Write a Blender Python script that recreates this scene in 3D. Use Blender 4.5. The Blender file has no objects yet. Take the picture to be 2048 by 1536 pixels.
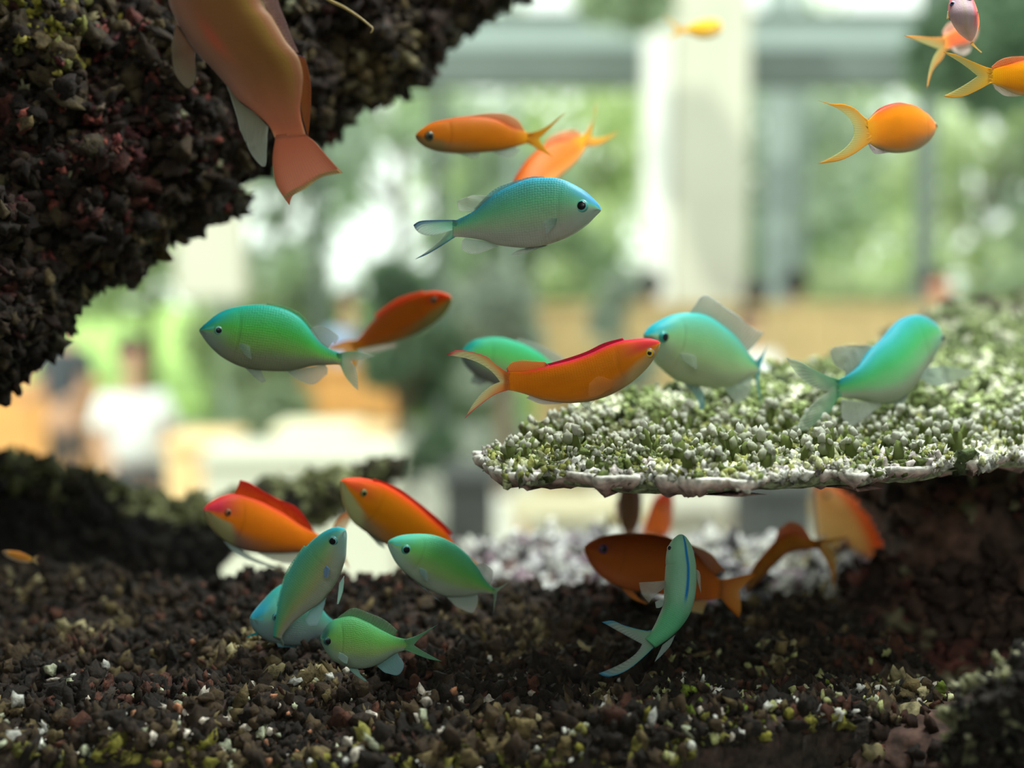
import bpy, bmesh, math, random
import numpy as np
from mathutils import Vector, Matrix
from mathutils import noise as mnoise
random.seed(7)
RNG = np.random.default_rng(11)
SC = bpy.context.scene
COL = SC.collection

# ------------------------------------------------------------------ camera, sky, light, exposure
F = 2600.0                      # focal length in pixels of the 2048x1536 frame
ZC = 1.9                        # lens height above the hall floor
PITCH = math.radians(-5.5)
FOCUS = 0.505
cam_d = bpy.data.cameras.new('camera')
cam = bpy.data.objects.new('camera', cam_d); COL.objects.link(cam)
cam.location = (0, 0, ZC)
cam.rotation_euler = (math.radians(90) + PITCH, 0, 0)
cam_d.sensor_width = 36.0
cam_d.lens = F / 2048 * 36.0
cam_d.clip_start = 0.02; cam_d.clip_end = 300
cam_d.dof.use_dof = True
cam_d.dof.focus_distance = FOCUS
cam_d.dof.aperture_fstop = 3.9
cam_d.dof.aperture_blades = 0
SC.camera = cam
SC.view_settings.view_transform = 'Standard'
SC.view_settings.look = 'None'
SC.view_settings.gamma = 1.0
SC.view_settings.use_curve_mapping = False
SC.view_settings.exposure = 0.12
SC.cycles.use_denoising = True
SC.cycles.max_bounces = 8
SC.cycles.transparent_max_bounces = 24
SC.cycles.sample_clamp_indirect = 4.0
SC.cycles.caustics_reflective = False
SC.cycles.caustics_refractive = False

world = bpy.data.worlds.new('sky'); SC.world = world
world.use_nodes = True
_n = world.node_tree.nodes; _bg = _n['Background']
_bg.inputs[0].default_value = (0.96, 1.0, 0.95, 1)      # bright hazy overcast sky
_bg.inputs[1].default_value = 1.75

def area_light(name, loc, size, sy, power, color, target):
    d = bpy.data.lights.new(name, 'AREA'); d.shape = 'RECTANGLE'
    d.size = size; d.size_y = sy; d.energy = power; d.color = color
    o = bpy.data.objects.new(name, d); COL.objects.link(o)
    o.location = loc
    o.rotation_euler = (Vector(target) - Vector(loc)).to_track_quat('-Z', 'Y').to_euler()
    return o
area_light('tank_lamp_light', (0.24, 0.64, ZC + 0.50), 0.50, 0.14, 8.0, (0.96, 1.0, 0.97), (0.12, 0.60, ZC - 0.2))
area_light('front_fill_light', (0.0, -1.6, 3.16), 1.6, 0.8, 28.0, (1.0, 0.97, 0.92), (0.0, 0.5, 1.8))  # added fill from behind the camera, brightens the fish from the front
_s = bpy.data.lights.new('sun', 'SUN'); _s.energy = 3.0; _s.angle = math.radians(2.0); _s.color = (1.0, 0.97, 0.86)
sun = bpy.data.objects.new('sun', _s); COL.objects.link(sun)
sun.rotation_euler = (math.radians(38), math.radians(-14), math.radians(-25))

# ------------------------------------------------------------------ pixel helpers
cp, sp = math.cos(PITCH), math.sin(PITCH)
def at(px, py, D):
    """point seen at pixel (px, py) at distance D along the view axis"""
    px = np.asarray(px, float); py = np.asarray(py, float); D = np.asarray(D, float)
    x = (px - 1024) / F * D; v = -(py - 768) / F * D
    return np.stack([x + 0 * v, D * cp - v * sp, ZC + D * sp + v * cp], -1)
def onplane(px, py, z):
    """point where the ray of pixel meets the horizontal plane z (relative to the lens)"""
    d = at(px, py, 1.0) - np.array([0, 0, ZC]); k = z / d[..., 2]
    return (d[..., 0] * k, d[..., 1] * k)
VIEW = np.array([0, cp, sp]); SUP = np.array([0, -sp, cp]); SRT = np.array([1.0, 0, 0])
def L(r, g, b):
    f = lambda c: (c / 255 / 12.92) if c <= 10 else ((c / 255 + 0.055) / 1.055) ** 2.4
    return np.array([f(r), f(g), f(b)])

# ------------------------------------------------------------------ numpy noise
def _hash(i, j, k, seed):
    n = (i * 374761393 + j * 668265263 + k * 2147483647 + seed * 1274126177) & 0x7fffffff
    n = ((n ^ (n >> 13)) * 1274126177) & 0x7fffffff
    return ((n ^ (n >> 16)) & 0xffff) / 65535.0
def vnoise(p, seed=0):
    p = np.asarray(p, float); i = np.floor(p).astype(np.int64); f = p - i; f = f * f * (3 - 2 * f)
    r = 0
    for a in (0, 1):
        for b in (0, 1):
            for c in (0, 1):
                w = (f[:, 0] if a else 1 - f[:, 0]) * (f[:, 1] if b else 1 - f[:, 1]) * (f[:, 2] if c else 1 - f[:, 2])
                r = r + w * _hash(i[:, 0] + a, i[:, 1] + b, i[:, 2] + c, seed)
    return r * 2 - 1
def fbm(p, sc, octs=4, seed=0):
    r = 0; a = 1.0
    for o in range(octs):
        r = r + a * vnoise(np.asarray(p) * sc, seed + o * 17); a *= 0.5; sc *= 2.03
    return r

# ------------------------------------------------------------------ mesh and object helpers
def mesh(name, V, faces, cols=None, uv=None, smooth=True):
    me = bpy.data.meshes.new(name)
    V = np.asarray(V, np.float32)
    if isinstance(faces, np.ndarray): faces = [faces]
    faces = [f for f in faces if len(f)]
    loops = np.concatenate([f.ravel() for f in faces]).astype(np.int32)
    tot = np.concatenate([np.full(len(f), f.shape[1], np.int32) for f in faces])
    start = np.concatenate([[0], np.cumsum(tot)[:-1]]).astype(np.int32)
    me.vertices.add(len(V)); me.vertices.foreach_set('co', V.ravel())
    me.loops.add(len(loops)); me.loops.foreach_set('vertex_index', loops)
    me.polygons.add(len(tot)); me.polygons.foreach_set('loop_start', start)
    me.polygons.foreach_set('loop_total', tot)
    me.update(calc_edges=True)
    if smooth: me.polygons.foreach_set('use_smooth', np.ones(len(tot), bool))
    if cols is not None:
        cols = np.asarray(cols, np.float32)
        if cols.shape[1] == 3: cols = np.concatenate([cols, np.ones((len(cols), 1), np.float32)], 1)
        a = me.color_attributes.new('Col', 'FLOAT_COLOR', 'POINT'); a.data.foreach_set('color', cols.ravel())
    if uv is not None:
        l = me.uv_layers.new(name='UVMap'); l.data.foreach_set('uv', np.asarray(uv, np.float32)[loops].ravel())
    me.validate()
    return me
def obj(name, me, mat, parent=None, loc=None):
    o = bpy.data.objects.new(name, me); COL.objects.link(o)
    if mat is not None and len(me.materials) == 0: me.materials.append(mat)
    if parent is not None: o.parent = parent
    if loc is not None: o.location = loc
    return o
def empty(name, loc, label, cat, group=None, rz=0.0):
    o = bpy.data.objects.new(name, None); COL.objects.link(o); o.empty_display_size = 0.02
    o.location = loc; o.rotation_euler = (0, 0, rz)
    tag(o, label, cat, group); return o
def tag(o, label=None, cat=None, group=None, kind=None):
    if label: o['label'] = label
    if cat: o['category'] = cat
    if group: o['group'] = group
    if kind: o['kind'] = kind
    return o
def boxes(name, bl, mat, parent=None, bev=0.0, kind=None):
    """bl: list of (cx,cy,cz,sx,sy,sz) in one mesh"""
    bm = bmesh.new()
    for (x, y, z, a, b, c) in bl:
        r = bmesh.ops.create_cube(bm, size=1.0)
        bmesh.ops.scale(bm, vec=(a, b, c), verts=r['verts']); bmesh.ops.translate(bm, vec=(x, y, z), verts=r['verts'])
    if bev: bmesh.ops.bevel(bm, geom=bm.edges[:], offset=bev, segments=2, affect='EDGES')
    me = bpy.data.meshes.new(name); bm.to_mesh(me); bm.free()
    o = obj(name, me, mat, parent)
    if kind: o['kind'] = kind
    return o

# ------------------------------------------------------------------ materials
def nmat(name):
    m = bpy.data.materials.new(name); m.use_nodes = True
    nt = m.node_tree; return m, nt, nt.nodes['Principled BSDF'], nt.nodes['Material Output']
def N(nt, typ, **kw):
    n = nt.nodes.new(typ)
    for k, v in kw.items():
        if k.startswith('_'): n.inputs[int(k[1:])].default_value = v
        else: setattr(n, k, v)
    return n
def ramp(nt, stops):
    r = N(nt, 'ShaderNodeValToRGB'); e = r.color_ramp.elements
    while len(e) < len(stops): e.new(0.5)
    for i, (p, c) in enumerate(stops):
        e[i].position = p; e[i].color = (*c, 1) if len(c) == 3 else c
    return r
def plain(name, col, rough=0.6, var=0.12, scale=6.0, bump=0.0, spec=0.4, metal=0.0):
    """one colour broken up by soft noise"""
    m, nt, b, o = nmat(name); l = nt.links.new
    tc = N(nt, 'ShaderNodeTexCoord'); no = N(nt, 'ShaderNodeTexNoise'); no.inputs['Scale'].default_value = scale
    l(tc.outputs['Object'], no.inputs['Vector']); c = np.array(col)
    r = ramp(nt, [(0.3, tuple(c * (1 - var))), (0.7, tuple(np.minimum(c * (1 + var), 1)))])
    l(no.outputs['Fac'], r.inputs[0]); l(r.outputs[0], b.inputs['Base Color'])
    b.inputs['Roughness'].default_value = rough; b.inputs['Specular IOR Level'].default_value = spec
    b.inputs['Metallic'].default_value = metal
    if bump:
        bp = N(nt, 'ShaderNodeBump'); bp.inputs['Strength'].default_value = bump
        l(no.outputs['Fac'], bp.inputs['Height']); l(bp.outputs[0], b.inputs['Normal'])
    return m
def m_skin(name, k, spec=.14):
    m, nt, b, o = nmat(name); l = nt.links.new
    at_ = N(nt, 'ShaderNodeAttribute', attribute_name='Col')
    uv = N(nt, 'ShaderNodeUVMap'); mp = N(nt, 'ShaderNodeMapping'); mp.inputs['Scale'].default_value = (62, 27, 1)
    l(uv.outputs[0], mp.inputs[0])
    vo = N(nt, 'ShaderNodeTexVoronoi', feature='F1', voronoi_dimensions='2D'); vo.inputs['Scale'].default_value = 1.0
    vo.inputs['Randomness'].default_value = 0.3; l(mp.outputs[0], vo.inputs['Vector'])
    r = ramp(nt, [(0.15, (1, 1, 1)), (0.75, (0, 0, 0))]); l(vo.outputs['Distance'], r.inputs[0])
    # scales show on the flank, not on the head
    sx = N(nt, 'ShaderNodeSeparateXYZ'); l(uv.outputs[0], sx.inputs[0])
    mr = N(nt, 'ShaderNodeMapRange'); mr.inputs[1].default_value = 0.18; mr.inputs[2].default_value = 0.34; l(sx.outputs[0], mr.inputs[0])
    mu = N(nt, 'ShaderNodeMath', operation='MULTIPLY', _1=k); l(mr.outputs[0], mu.inputs[0])
    dk = N(nt, 'ShaderNodeMix', data_type='RGBA', blend_type='MULTIPLY'); l(mu.outputs[0], dk.inputs[0])
    l(at_.outputs['Color'], dk.inputs[6])
    r2 = ramp(nt, [(0.0, (0.62, 0.70, 0.66)), (0.8, (1, 1, 1))]); l(r.outputs[0], r2.inputs[0]); l(r2.outputs[0], dk.inputs[7])
    l(dk.outputs[2], b.inputs['Base Color'])
    bp = N(nt, 'ShaderNodeBump'); bp.inputs['Distance'].default_value = 0.0006 * k
    l(mr.outputs[0], bp.inputs['Strength']); l(r.outputs[0], bp.inputs['Height']); l(bp.outputs[0], b.inputs['Normal'])
    b.inputs['Roughness'].default_value = 0.5; b.inputs['Specular IOR Level'].default_value = spec
    b.inputs['Subsurface Weight'].default_value = 0.2; b.inputs['Subsurface Radius'].default_value = (1.0, .7, .5); b.inputs['Subsurface Scale'].default_value = .003
    return m
def m_fin():
    """membrane: diffuse + translucent, thinned between the rays"""
    m, nt, b, o = nmat('fin_membrane'); l = nt.links.new
    a = N(nt, 'ShaderNodeAttribute', attribute_name='Col')
    uv = N(nt, 'ShaderNodeUVMap'); sx = N(nt, 'ShaderNodeSeparateXYZ'); l(uv.outputs[0], sx.inputs[0])
    m1 = N(nt, 'ShaderNodeMath', operation='MULTIPLY', _1=150.0); l(sx.outputs[0], m1.inputs[0])
    m2 = N(nt, 'ShaderNodeMath', operation='SINE'); l(m1.outputs[0], m2.inputs[0])
    mr = N(nt, 'ShaderNodeMapRange'); mr.inputs[1].default_value = -1; mr.inputs[3].default_value = 0.88; mr.inputs[4].default_value = 1.15
    l(m2.outputs[0], mr.inputs[0])
    al = N(nt, 'ShaderNodeMath', operation='MULTIPLY'); al.use_clamp = True; l(a.outputs['Alpha'], al.inputs[0]); l(mr.outputs[0], al.inputs[1])
    tr = N(nt, 'ShaderNodeBsdfTranslucent'); l(a.outputs['Color'], tr.inputs[0]); l(a.outputs['Color'], b.inputs['Base Color'])
    b.inputs['Roughness'].default_value = 0.5; b.inputs['Specular IOR Level'].default_value = 0.25
    mx = N(nt, 'ShaderNodeMixShader', _0=0.5); l(b.outputs[0], mx.inputs[1]); l(tr.outputs[0], mx.inputs[2])
    tp = N(nt, 'ShaderNodeBsdfTransparent'); mx2 = N(nt, 'ShaderNodeMixShader')
    l(al.outputs[0], mx2.inputs[0]); l(tp.outputs[0], mx2.inputs[1]); l(mx.outputs[0], mx2.inputs[2]); l(mx2.outputs[0], o.inputs[0])
    return m
def m_eye():
    m, nt, b, o = nmat('eye'); l = nt.links.new
    a = N(nt, 'ShaderNodeAttribute', attribute_name='Col'); l(a.outputs['Color'], b.inputs['Base Color'])
    b.inputs['Roughness'].default_value = 0.3; b.inputs['Specular IOR Level'].default_value = 0.4
    return m
def m_rock(name, stops, scale, bump=0.6, rough=0.85, dist=0.002):
    """encrusted rock: base colours from noise, mixed with the colour of each nodule"""
    m, nt, b, o = nmat(name); l = nt.links.new
    tc = N(nt, 'ShaderNodeTexCoord')
    n1 = N(nt, 'ShaderNodeTexNoise'); n1.inputs['Scale'].default_value = scale; n1.inputs['Detail'].default_value = 6; n1.inputs['Roughness'].default_value = 0.7
    n2 = N(nt, 'ShaderNodeTexNoise'); n2.inputs['Scale'].default_value = scale * 5; n2.inputs['Detail'].default_value = 5
    l(tc.outputs['Object'], n1.inputs['Vector']); l(tc.outputs['Object'], n2.inputs['Vector'])
    r = ramp(nt, stops); l(n1.outputs['Fac'], r.inputs[0])
    a = N(nt, 'ShaderNodeAttribute', attribute_name='Col')
    mx = N(nt, 'ShaderNodeMix', data_type='RGBA'); l(a.outputs['Alpha'], mx.inputs[0]); l(r.outputs[0], mx.inputs[6]); l(a.outputs['Color'], mx.inputs[7])
    mr = ramp(nt, [(0.32, (0.35, 0.35, 0.35)), (0.68, (1.45, 1.45, 1.45))]); l(n2.outputs['Fac'], mr.inputs[0])
    mu = N(nt, 'ShaderNodeMix', data_type='RGBA', blend_type='MULTIPLY', _0=1.0); l(mx.outputs[2], mu.inputs[6]); l(mr.outputs[0], mu.inputs[7])
    l(mu.outputs[2], b.inputs['Base Color'])
    bp = N(nt, 'ShaderNodeBump'); bp.inputs['Strength'].default_value = bump; bp.inputs['Distance'].default_value = dist
    l(n2.outputs['Fac'], bp.inputs['Height']); l(bp.outputs[0], b.inputs['Normal'])
    b.inputs['Roughness'].default_value = rough; b.inputs['Specular IOR Level'].default_value = 0.3
    return m
def m_glass(name, gloss=0.06):
    m, nt, b, o = nmat(name); l = nt.links.new
    lw = N(nt, 'ShaderNodeFresnel', _0=1.2)
    tp = N(nt, 'ShaderNodeBsdfTransparent'); tp.inputs[0].default_value = (0.985, 1.0, 0.99, 1)
    gl = N(nt, 'ShaderNodeBsdfGlossy'); gl.inputs['Roughness'].default_value = 0.02
    mx = N(nt, 'ShaderNodeMixShader'); l(lw.outputs[0], mx.inputs[0]); l(tp.outputs[0], mx.inputs[1]); l(gl.outputs[0], mx.inputs[2])
    l(mx.outputs[0], o.inputs[0]); return m
def backlit(m, k):
    nt = m.node_tree; b = nt.nodes['Principled BSDF']; o = nt.nodes['Material Output']; src = b.inputs['Base Color'].links[0].from_socket
    tr = N(nt, 'ShaderNodeBsdfTranslucent'); mx = N(nt, 'ShaderNodeMixShader', _0=k); nt.links.new(src, tr.inputs[0])
    nt.links.new(b.outputs[0], mx.inputs[1]); nt.links.new(tr.outputs[0], mx.inputs[2]); nt.links.new(mx.outputs[0], o.inputs[0]); return m
SKIN, SKIN2, FIN, EYE = m_skin('scaly_fish_skin', .17), m_skin('smooth_fish_skin', .07, .07), m_fin(), m_eye()

SKIN3 = backlit(m_skin('translucent_fish_skin', .05, .07), .5)
# ------------------------------------------------------------------ fish
def cr(pts, n, closed=False):
    """catmull-rom through the points, resampled to n by length"""
    P = np.asarray(pts, float)
    if len(P) == 1: return np.repeat(P, n, 0)
    if len(P) > 2:
        E = np.vstack([2 * P[0] - P[1], P, 2 * P[-1] - P[-2]]); out = []
        t = np.linspace(0, 1, 13)[:-1, None]
        for i in range(1, len(E) - 2):
            a, b, c, d = E[i - 1], E[i], E[i + 1], E[i + 2]
            out.append(0.5 * ((2 * b) + (-a + c) * t + (2 * a - 5 * b + 4 * c - d) * t * t + (-a + 3 * b - 3 * c + d) * t ** 3))
        P = np.vstack(out + [P[-1:]])
    d = np.r_[0, np.cumsum(np.linalg.norm(np.diff(P, axis=0), axis=1))]
    if d[-1] == 0: return np.repeat(P[:1], n, 0)
    q = np.linspace(0, d[-1], n)
    return np.stack([np.interp(q, d, P[:, k]) for k in range(P.shape[1])], 1)
def stops(t, st):
    x = [a for a, _ in st]; return np.stack([np.interp(t, x, [c[k] for _, c in st]) for k in range(3)], -1)
def sm(a, b, x):
    t = np.clip((x - a) / (b - a), 0, 1); return t * t * (3 - 2 * t)
def mixc(c, d, k): return c * (1 - k[..., None]) + np.asarray(d) * k[..., None]

def chromis_col(back=(38, 160, 180), mid=(110, 200, 160), low=(160, 190, 165), belly=(175, 185, 172), nape=(50, 150, 200), face=(165, 190, 185)):
    back, mid, low, belly, nape, face = [L(*c) for c in (back, mid, low, belly, nape, face)]
    def f(s, t, te):
        c = stops(t, [(-1, belly), (-.62, belly), (-.25, low), (.3, mid), (.72, back * .5 + mid * .5), (1, back)])
        hs = sm(.30, .06, s)
        c = mixc(c, nape, hs * sm(.25, .75, t)); c = mixc(c, face, hs * sm(.2, -.2, t) * .85)
        c = mixc(c, np.array([.05, .55, .80]), sm(.12, .03, np.abs(t - te - .10)) * sm(.02, .0, s - .11) * .75)   # blue line snout to eye
        c = mixc(c, back, sm(.86, 1.0, np.abs(s)) * sm(.1, .6, t) * .6)
        return c
    return f
def anthias_col(back=(222, 75, 20), flank=(228, 122, 18), low=(215, 140, 60), belly=(160, 140, 130), head=(215, 75, 60), face=(190, 165, 120), ridge=(205, 30, 60), tail=(232, 160, 20), male=0.0, ftop=-.1):
    back, flank, low, belly, head, face, ridge, tail = [L(*c) for c in (back, flank, low, belly, head, face, ridge, tail)]
    flank = flank * [1, 1.18, .8]; back = back * [1, 1.12, .8]
    def f(s, t, te):
        bl = stops(t, [(-1, belly), (-.78, low), (-.35, flank), (.55, flank), (1, back)])
        c = bl
        c = mixc(c, belly, sm(.62, .18, s) * sm(-.2, -.75, t))
        c = mixc(c, head, sm(.34, .08, s) * sm(-.1, .35, t))
        c = mixc(c, face, sm(.30, .22, s + .10 * (t + .5)) * sm(ftop, ftop - .12, t + .5 * s) * (.45 + .55 * male))
        c = mixc(c, ridge, sm(.80, 1.0, t) * sm(.95, .7, s) * .85)
        c = mixc(c, tail, sm(.82, 1.0, s) * .8)
        return c
    return f
FW = ([0, .02, .06, .12, .2, .32, .45, .6, .75, .88, 1], [0.0, .30, .52, .74, .90, 1, .97, .80, .50, .22, .012])

class Fish:
    def __init__(s, name, label, group, top, bot, D, col, wr=0.42, eye=None, eye_te=0.25, roll=0.0, tilt=None, n=100, m=48, wprof=None):
        s.n, s.D = n, D
        q = np.linspace(0, 1, n); sq = q ** 1.25 if False else q
        T2, B2 = cr(top, n), cr(bot, n)
        snout = (T2[0] + B2[0]) / 2
        # close the snout softly
        k = np.exp(-q / 0.02)[:, None]
        T2 = T2 * (1 - k * .75) + snout * k * .75; B2 = B2 * (1 - k * .75) + snout * k * .75
        s.C2 = (T2 + B2) / 2; s.T2, s.B2 = T2, B2
        s.q = q; s.Dq = np.interp(q, np.linspace(0, 1, len(D)), D)
        s.Cn = at(s.C2[:, 0], s.C2[:, 1], s.Dq)
        Tp, Bp = at(T2[:, 0], T2[:, 1], s.Dq), at(B2[:, 0], B2[:, 1], s.Dq)
        V = (Tp - Bp) / 2; s.h = np.linalg.norm(V, axis=1) + 1e-7
        Tn = np.gradient(s.Cn, axis=0); Tn /= np.linalg.norm(Tn, axis=1)[:, None]
        U = V / s.h[:, None]; W = np.cross(Tn, U); W /= np.linalg.norm(W, axis=1)[:, None] + 1e-9
        W *= np.sign(-(W @ VIEW))[:, None]; 
        # smooth frames
        for _ in range(12):
            W[1:-1] = (W[:-2] + W[1:-1] * 2 + W[2:]) / 4
        W /= np.linalg.norm(W, axis=1)[:, None]
        s.U, s.W, s.roll = U, W, roll
        fx, fy = wprof or FW
        s.w = wr * s.h.max() * np.interp(q, fx, fy)
        for _ in range(3): s.w[1:-1] = (s.w[:-2] + s.w[1:-1] + s.w[2:]) / 3
        s.c0 = s.Cn.mean(0)
        s.root = empty(name, tuple(s.c0), label, 'fish', group)
        a = np.linspace(0, 2 * np.pi, m, endpoint=False)
        S, A = np.meshgrid(q, a, indexing='ij')
        tt = np.sin(A + roll)                         # +1 at the back, -1 at the belly
        # relief: gill cover step and mouth cleft
        gx = .27 + .035 * (1 - tt ** 2)
        g = 1 + .022 * sm(0, 1, (gx - S) / .05) * sm(.05, .12, S) * (tt < .8) - .03 * np.exp(-((S - gx) / .008) ** 2) * sm(.9, .5, np.abs(tt))
        mo = np.exp(-((tt + .30 + S * 3) / .16) ** 2) * sm(.075, .03, S)
        g = g * (1 - .10 * mo)
        ca, sa = np.cos(A), np.sin(A)
        P = s.Cn[:, None] + U[:, None] * (s.h[:, None] * sa)[..., None] * np.where(np.abs(tt) > .98, 1, g)[..., None] + W[:, None] * (s.w[:, None] * np.sign(ca) * np.abs(ca) ** .9 * g)[..., None]
        te = eye_te
        C = col(S.ravel(), tt.ravel(), te).reshape(n, m, 3)
        nz = fbm(np.stack([S.ravel() * 6, np.cos(A.ravel()) * 1.5, tt.ravel() * 3], 1), 1.0, 3, 5).reshape(n, m)
        C = C * (1 + .07 * nz[..., None]) * (1 - .35 * mo[..., None])
        gl = np.exp(-((S - gx - .004) / .007) ** 2) * sm(.85, .4, np.abs(tt)); C = C * (1 - .16 * gl[..., None])
        C = np.clip(C, 0, 1)
        Vt = np.vstack([P.reshape(-1, 3), s.Cn[:1], s.Cn[-1:]]) - s.c0
        idx = np.arange(n * m).reshape(n, m); j = np.roll(idx, -1, 1)
        Fq = np.stack([idx[:-1], j[:-1], j[1:], idx[1:]], -1).reshape(-1, 4)
        F3 = np.vstack([np.stack([j[0], idx[0], np.full(m, n * m)], 1), np.stack([idx[-1], j[-1], np.full(m, n * m + 1)], 1)])
        cc = np.vstack([C.reshape(-1, 3), C[0].mean(0), C[-1].mean(0)])
        uv = np.vstack([np.stack([S.ravel(), tt.ravel() * .5 + .5], 1), [[0, .5], [1, .5]]])
        me = mesh('body', Vt, [Fq, F3], cc, uv); s.body = obj('body', me, SKIN if 'chromis' in name else SKIN3 if name in ('brown_anthias', 'pale_anthias') or 'blurred' in label else SKIN2, s.root)
        L2 = np.r_[0, np.cumsum(np.linalg.norm(np.diff(s.C2, axis=0), axis=1))]; s.L2 = L2
        if eye: s.eye(*eye)
    def proj(s, P):
        """spine parameter (may pass 1), depth and side vector of pixel points"""
        P = np.atleast_2d(P); d = np.linalg.norm(P[:, None] - s.C2[None], axis=2); i = d.argmin(1)
        q = s.q[i].astype(float); e = s.C2[-1] - s.C2[-8]; el = np.linalg.norm(e); e = e / (el + 1e-9)
        ext = ((P - s.C2[-1]) @ e) / max(s.L2[-1], 1e-6); q = np.where(i >= s.n - 2, 1 + np.maximum(ext, 0), q)
        sl = (s.Dq[-1] - s.Dq[-12]) / (s.q[-1] - s.q[-12])
        return q, np.interp(np.minimum(q, 1), s.q, s.Dq) + np.maximum(q - 1, 0) * sl, i
    def fin(s, name, curves, col, edge=None, alpha=(.75, .5), lift=(0, 0), wave=.0, nu=36, nv=12, ecol=None, thick=.00022, label=None, tipk=0.0, dz=(0, 0), edgew=.12):
        """curves: pixel polylines from the base outward, each running the same way"""
        K = [cr(c, nu) for c in curves]; u = np.linspace(0, 1, nu); v = np.linspace(0, 1, nv)
        G = np.stack([cr(np.stack([k[i] for k in K]), nv) for i in range(nu)], 0)      # nu,nv,2
        G = s._grid(G, u, v, lift, wave, dz)
        s._finmesh(name, G, u, v, col, alpha, ecol, thick, label, edgew)
    def tail(s, up, lo, fork, col, iu=None, il=None, alpha=(.9, .5), ecol=None, wave=.0, nu=45, nv=14, k=1.0, dz=(0, 0), bend=0, label=None, edgew=.12):
        e = (s.C2[-1] - s.C2[-8]); e = e / np.linalg.norm(e) * min(8, .04 * s.L2[-1]); up = [tuple(np.array(up[0]) - e * .9 + (s.C2[-1] - up[0]) * .12)] + list(up); lo = [tuple(np.array(lo[0]) - e * .9 + (s.C2[-1] - lo[0]) * .12)] + list(lo)
        up, lo = cr(up, nv), cr(lo, nv); mid = cr([(up[0] + lo[0]) / 2, fork], nv)
        u = np.linspace(0, 1, nu); v = np.linspace(0, 1, nv); G = np.zeros((nu, nv, 2))
        for i, a in enumerate(u):
            o, ic = (up, iu) if a <= .5 else (lo, il)
            kk = (2 * a if a <= .5 else 2 - 2 * a) ** k
            G[i] = o * (1 - kk) + mid * kk
            if ic is not None:
                lin = (o[-1] + mid[-1]) / 2; d = (np.array(ic) - lin)
                G[i] += d * (4 * kk * (1 - kk)) * (v ** 2)[:, None]
        G3 = s._grid(G, u, v, (0, 0), wave, dz, bend)
        s._finmesh('tail_fin', G3, u, v, col, alpha, ecol, .0003, label, edgew)
    def _grid(s, G, u, v, lift, wave, dz, bend=0):
        nu, nv = G.shape[:2]; q, D, i = s.proj(G.reshape(-1, 2)); D = D.reshape(nu, nv)
        D = D + (dz[0] * (1 - v) + dz[1] * v)[None] + bend * (v[None] ** 2)
        P = at(G[..., 0], G[..., 1], D); W = s.W[i].reshape(nu, nv, 3)
        off = (lift[0] * (1 - v) + lift[1] * v)[None] + wave * np.sin(u[:, None] * 9 + v[None] * 2) * v[None]
        s._W = W
        return P + W * (off * s.Dq.mean() / F)[..., None]
    def _finmesh(s, name, P, u, v, col, alpha, ecol, thick, label, edgew=.12):
        nu, nv = P.shape[:2]
        c0, c1 = np.array(L(*col[0])), np.array(L(*col[1]))
        vv = np.broadcast_to(v[None, :, None], (nu, nv, 1)); uu = np.broadcast_to(u[:, None, None], (nu, nv, 1))
        C = c0 * (1 - vv) + c1 * vv; A = alpha[0] * (1 - vv) + alpha[1] * vv
        if ecol is not None:                       # coloured leading and trailing rays
            e = np.exp(-(np.minimum(uu, 1 - uu) / edgew) ** 2); C = C * (1 - e) + L(*ecol) * e; A = A * (1 - e) + np.maximum(A, .92) * e
        gx = np.gradient(P, axis=0); gy = np.gradient(P, axis=1); n = np.cross(gx, gy); n /= np.linalg.norm(n, axis=2)[..., None] + 1e-12
        th = thick * (1 - .75 * vv)
        a, b = P + n * th, P - n * th
        V = np.vstack([a.reshape(-1, 3), b.reshape(-1, 3)]) - s.c0; k = nu * nv
        idx = np.arange(k).reshape(nu, nv)
        f1 = np.stack([idx[:-1, :-1], idx[1:, :-1], idx[1:, 1:], idx[:-1, 1:]], -1).reshape(-1, 4); f2 = f1[:, ::-1] + k
        rim = np.r_[idx[:, 0], idx[-1, 1:], idx[-2::-1, -1], idx[0, -2:0:-1]]; r2 = np.roll(rim, -1)
        f3 = np.stack([rim, r2, r2 + k, rim + k], 1)[:, ::-1]
        CC = np.concatenate([C, A], -1).reshape(-1, 4); CC = np.vstack([CC, CC])
        uv = np.stack([uu[..., 0].ravel(), vv[..., 0].ravel()], 1); uv = np.vstack([uv, uv])
        o = obj(name, mesh(name, V, [f1, f2, f3], np.clip(CC, 0, 1), uv), FIN, s.root)
        if label: o['label'] = label
        return o
    def surf(s, px, py):
        P = np.array([px, py]); d = s.C2 - P; i = int((d ** 2).sum(1).argmin())
        e = (s.T2[i] - s.B2[i]) / 2; t = float(np.clip((P - s.C2[i]) @ e / (e @ e + 1e-9), -.93, .93)); return i, math.asin(t)
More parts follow.
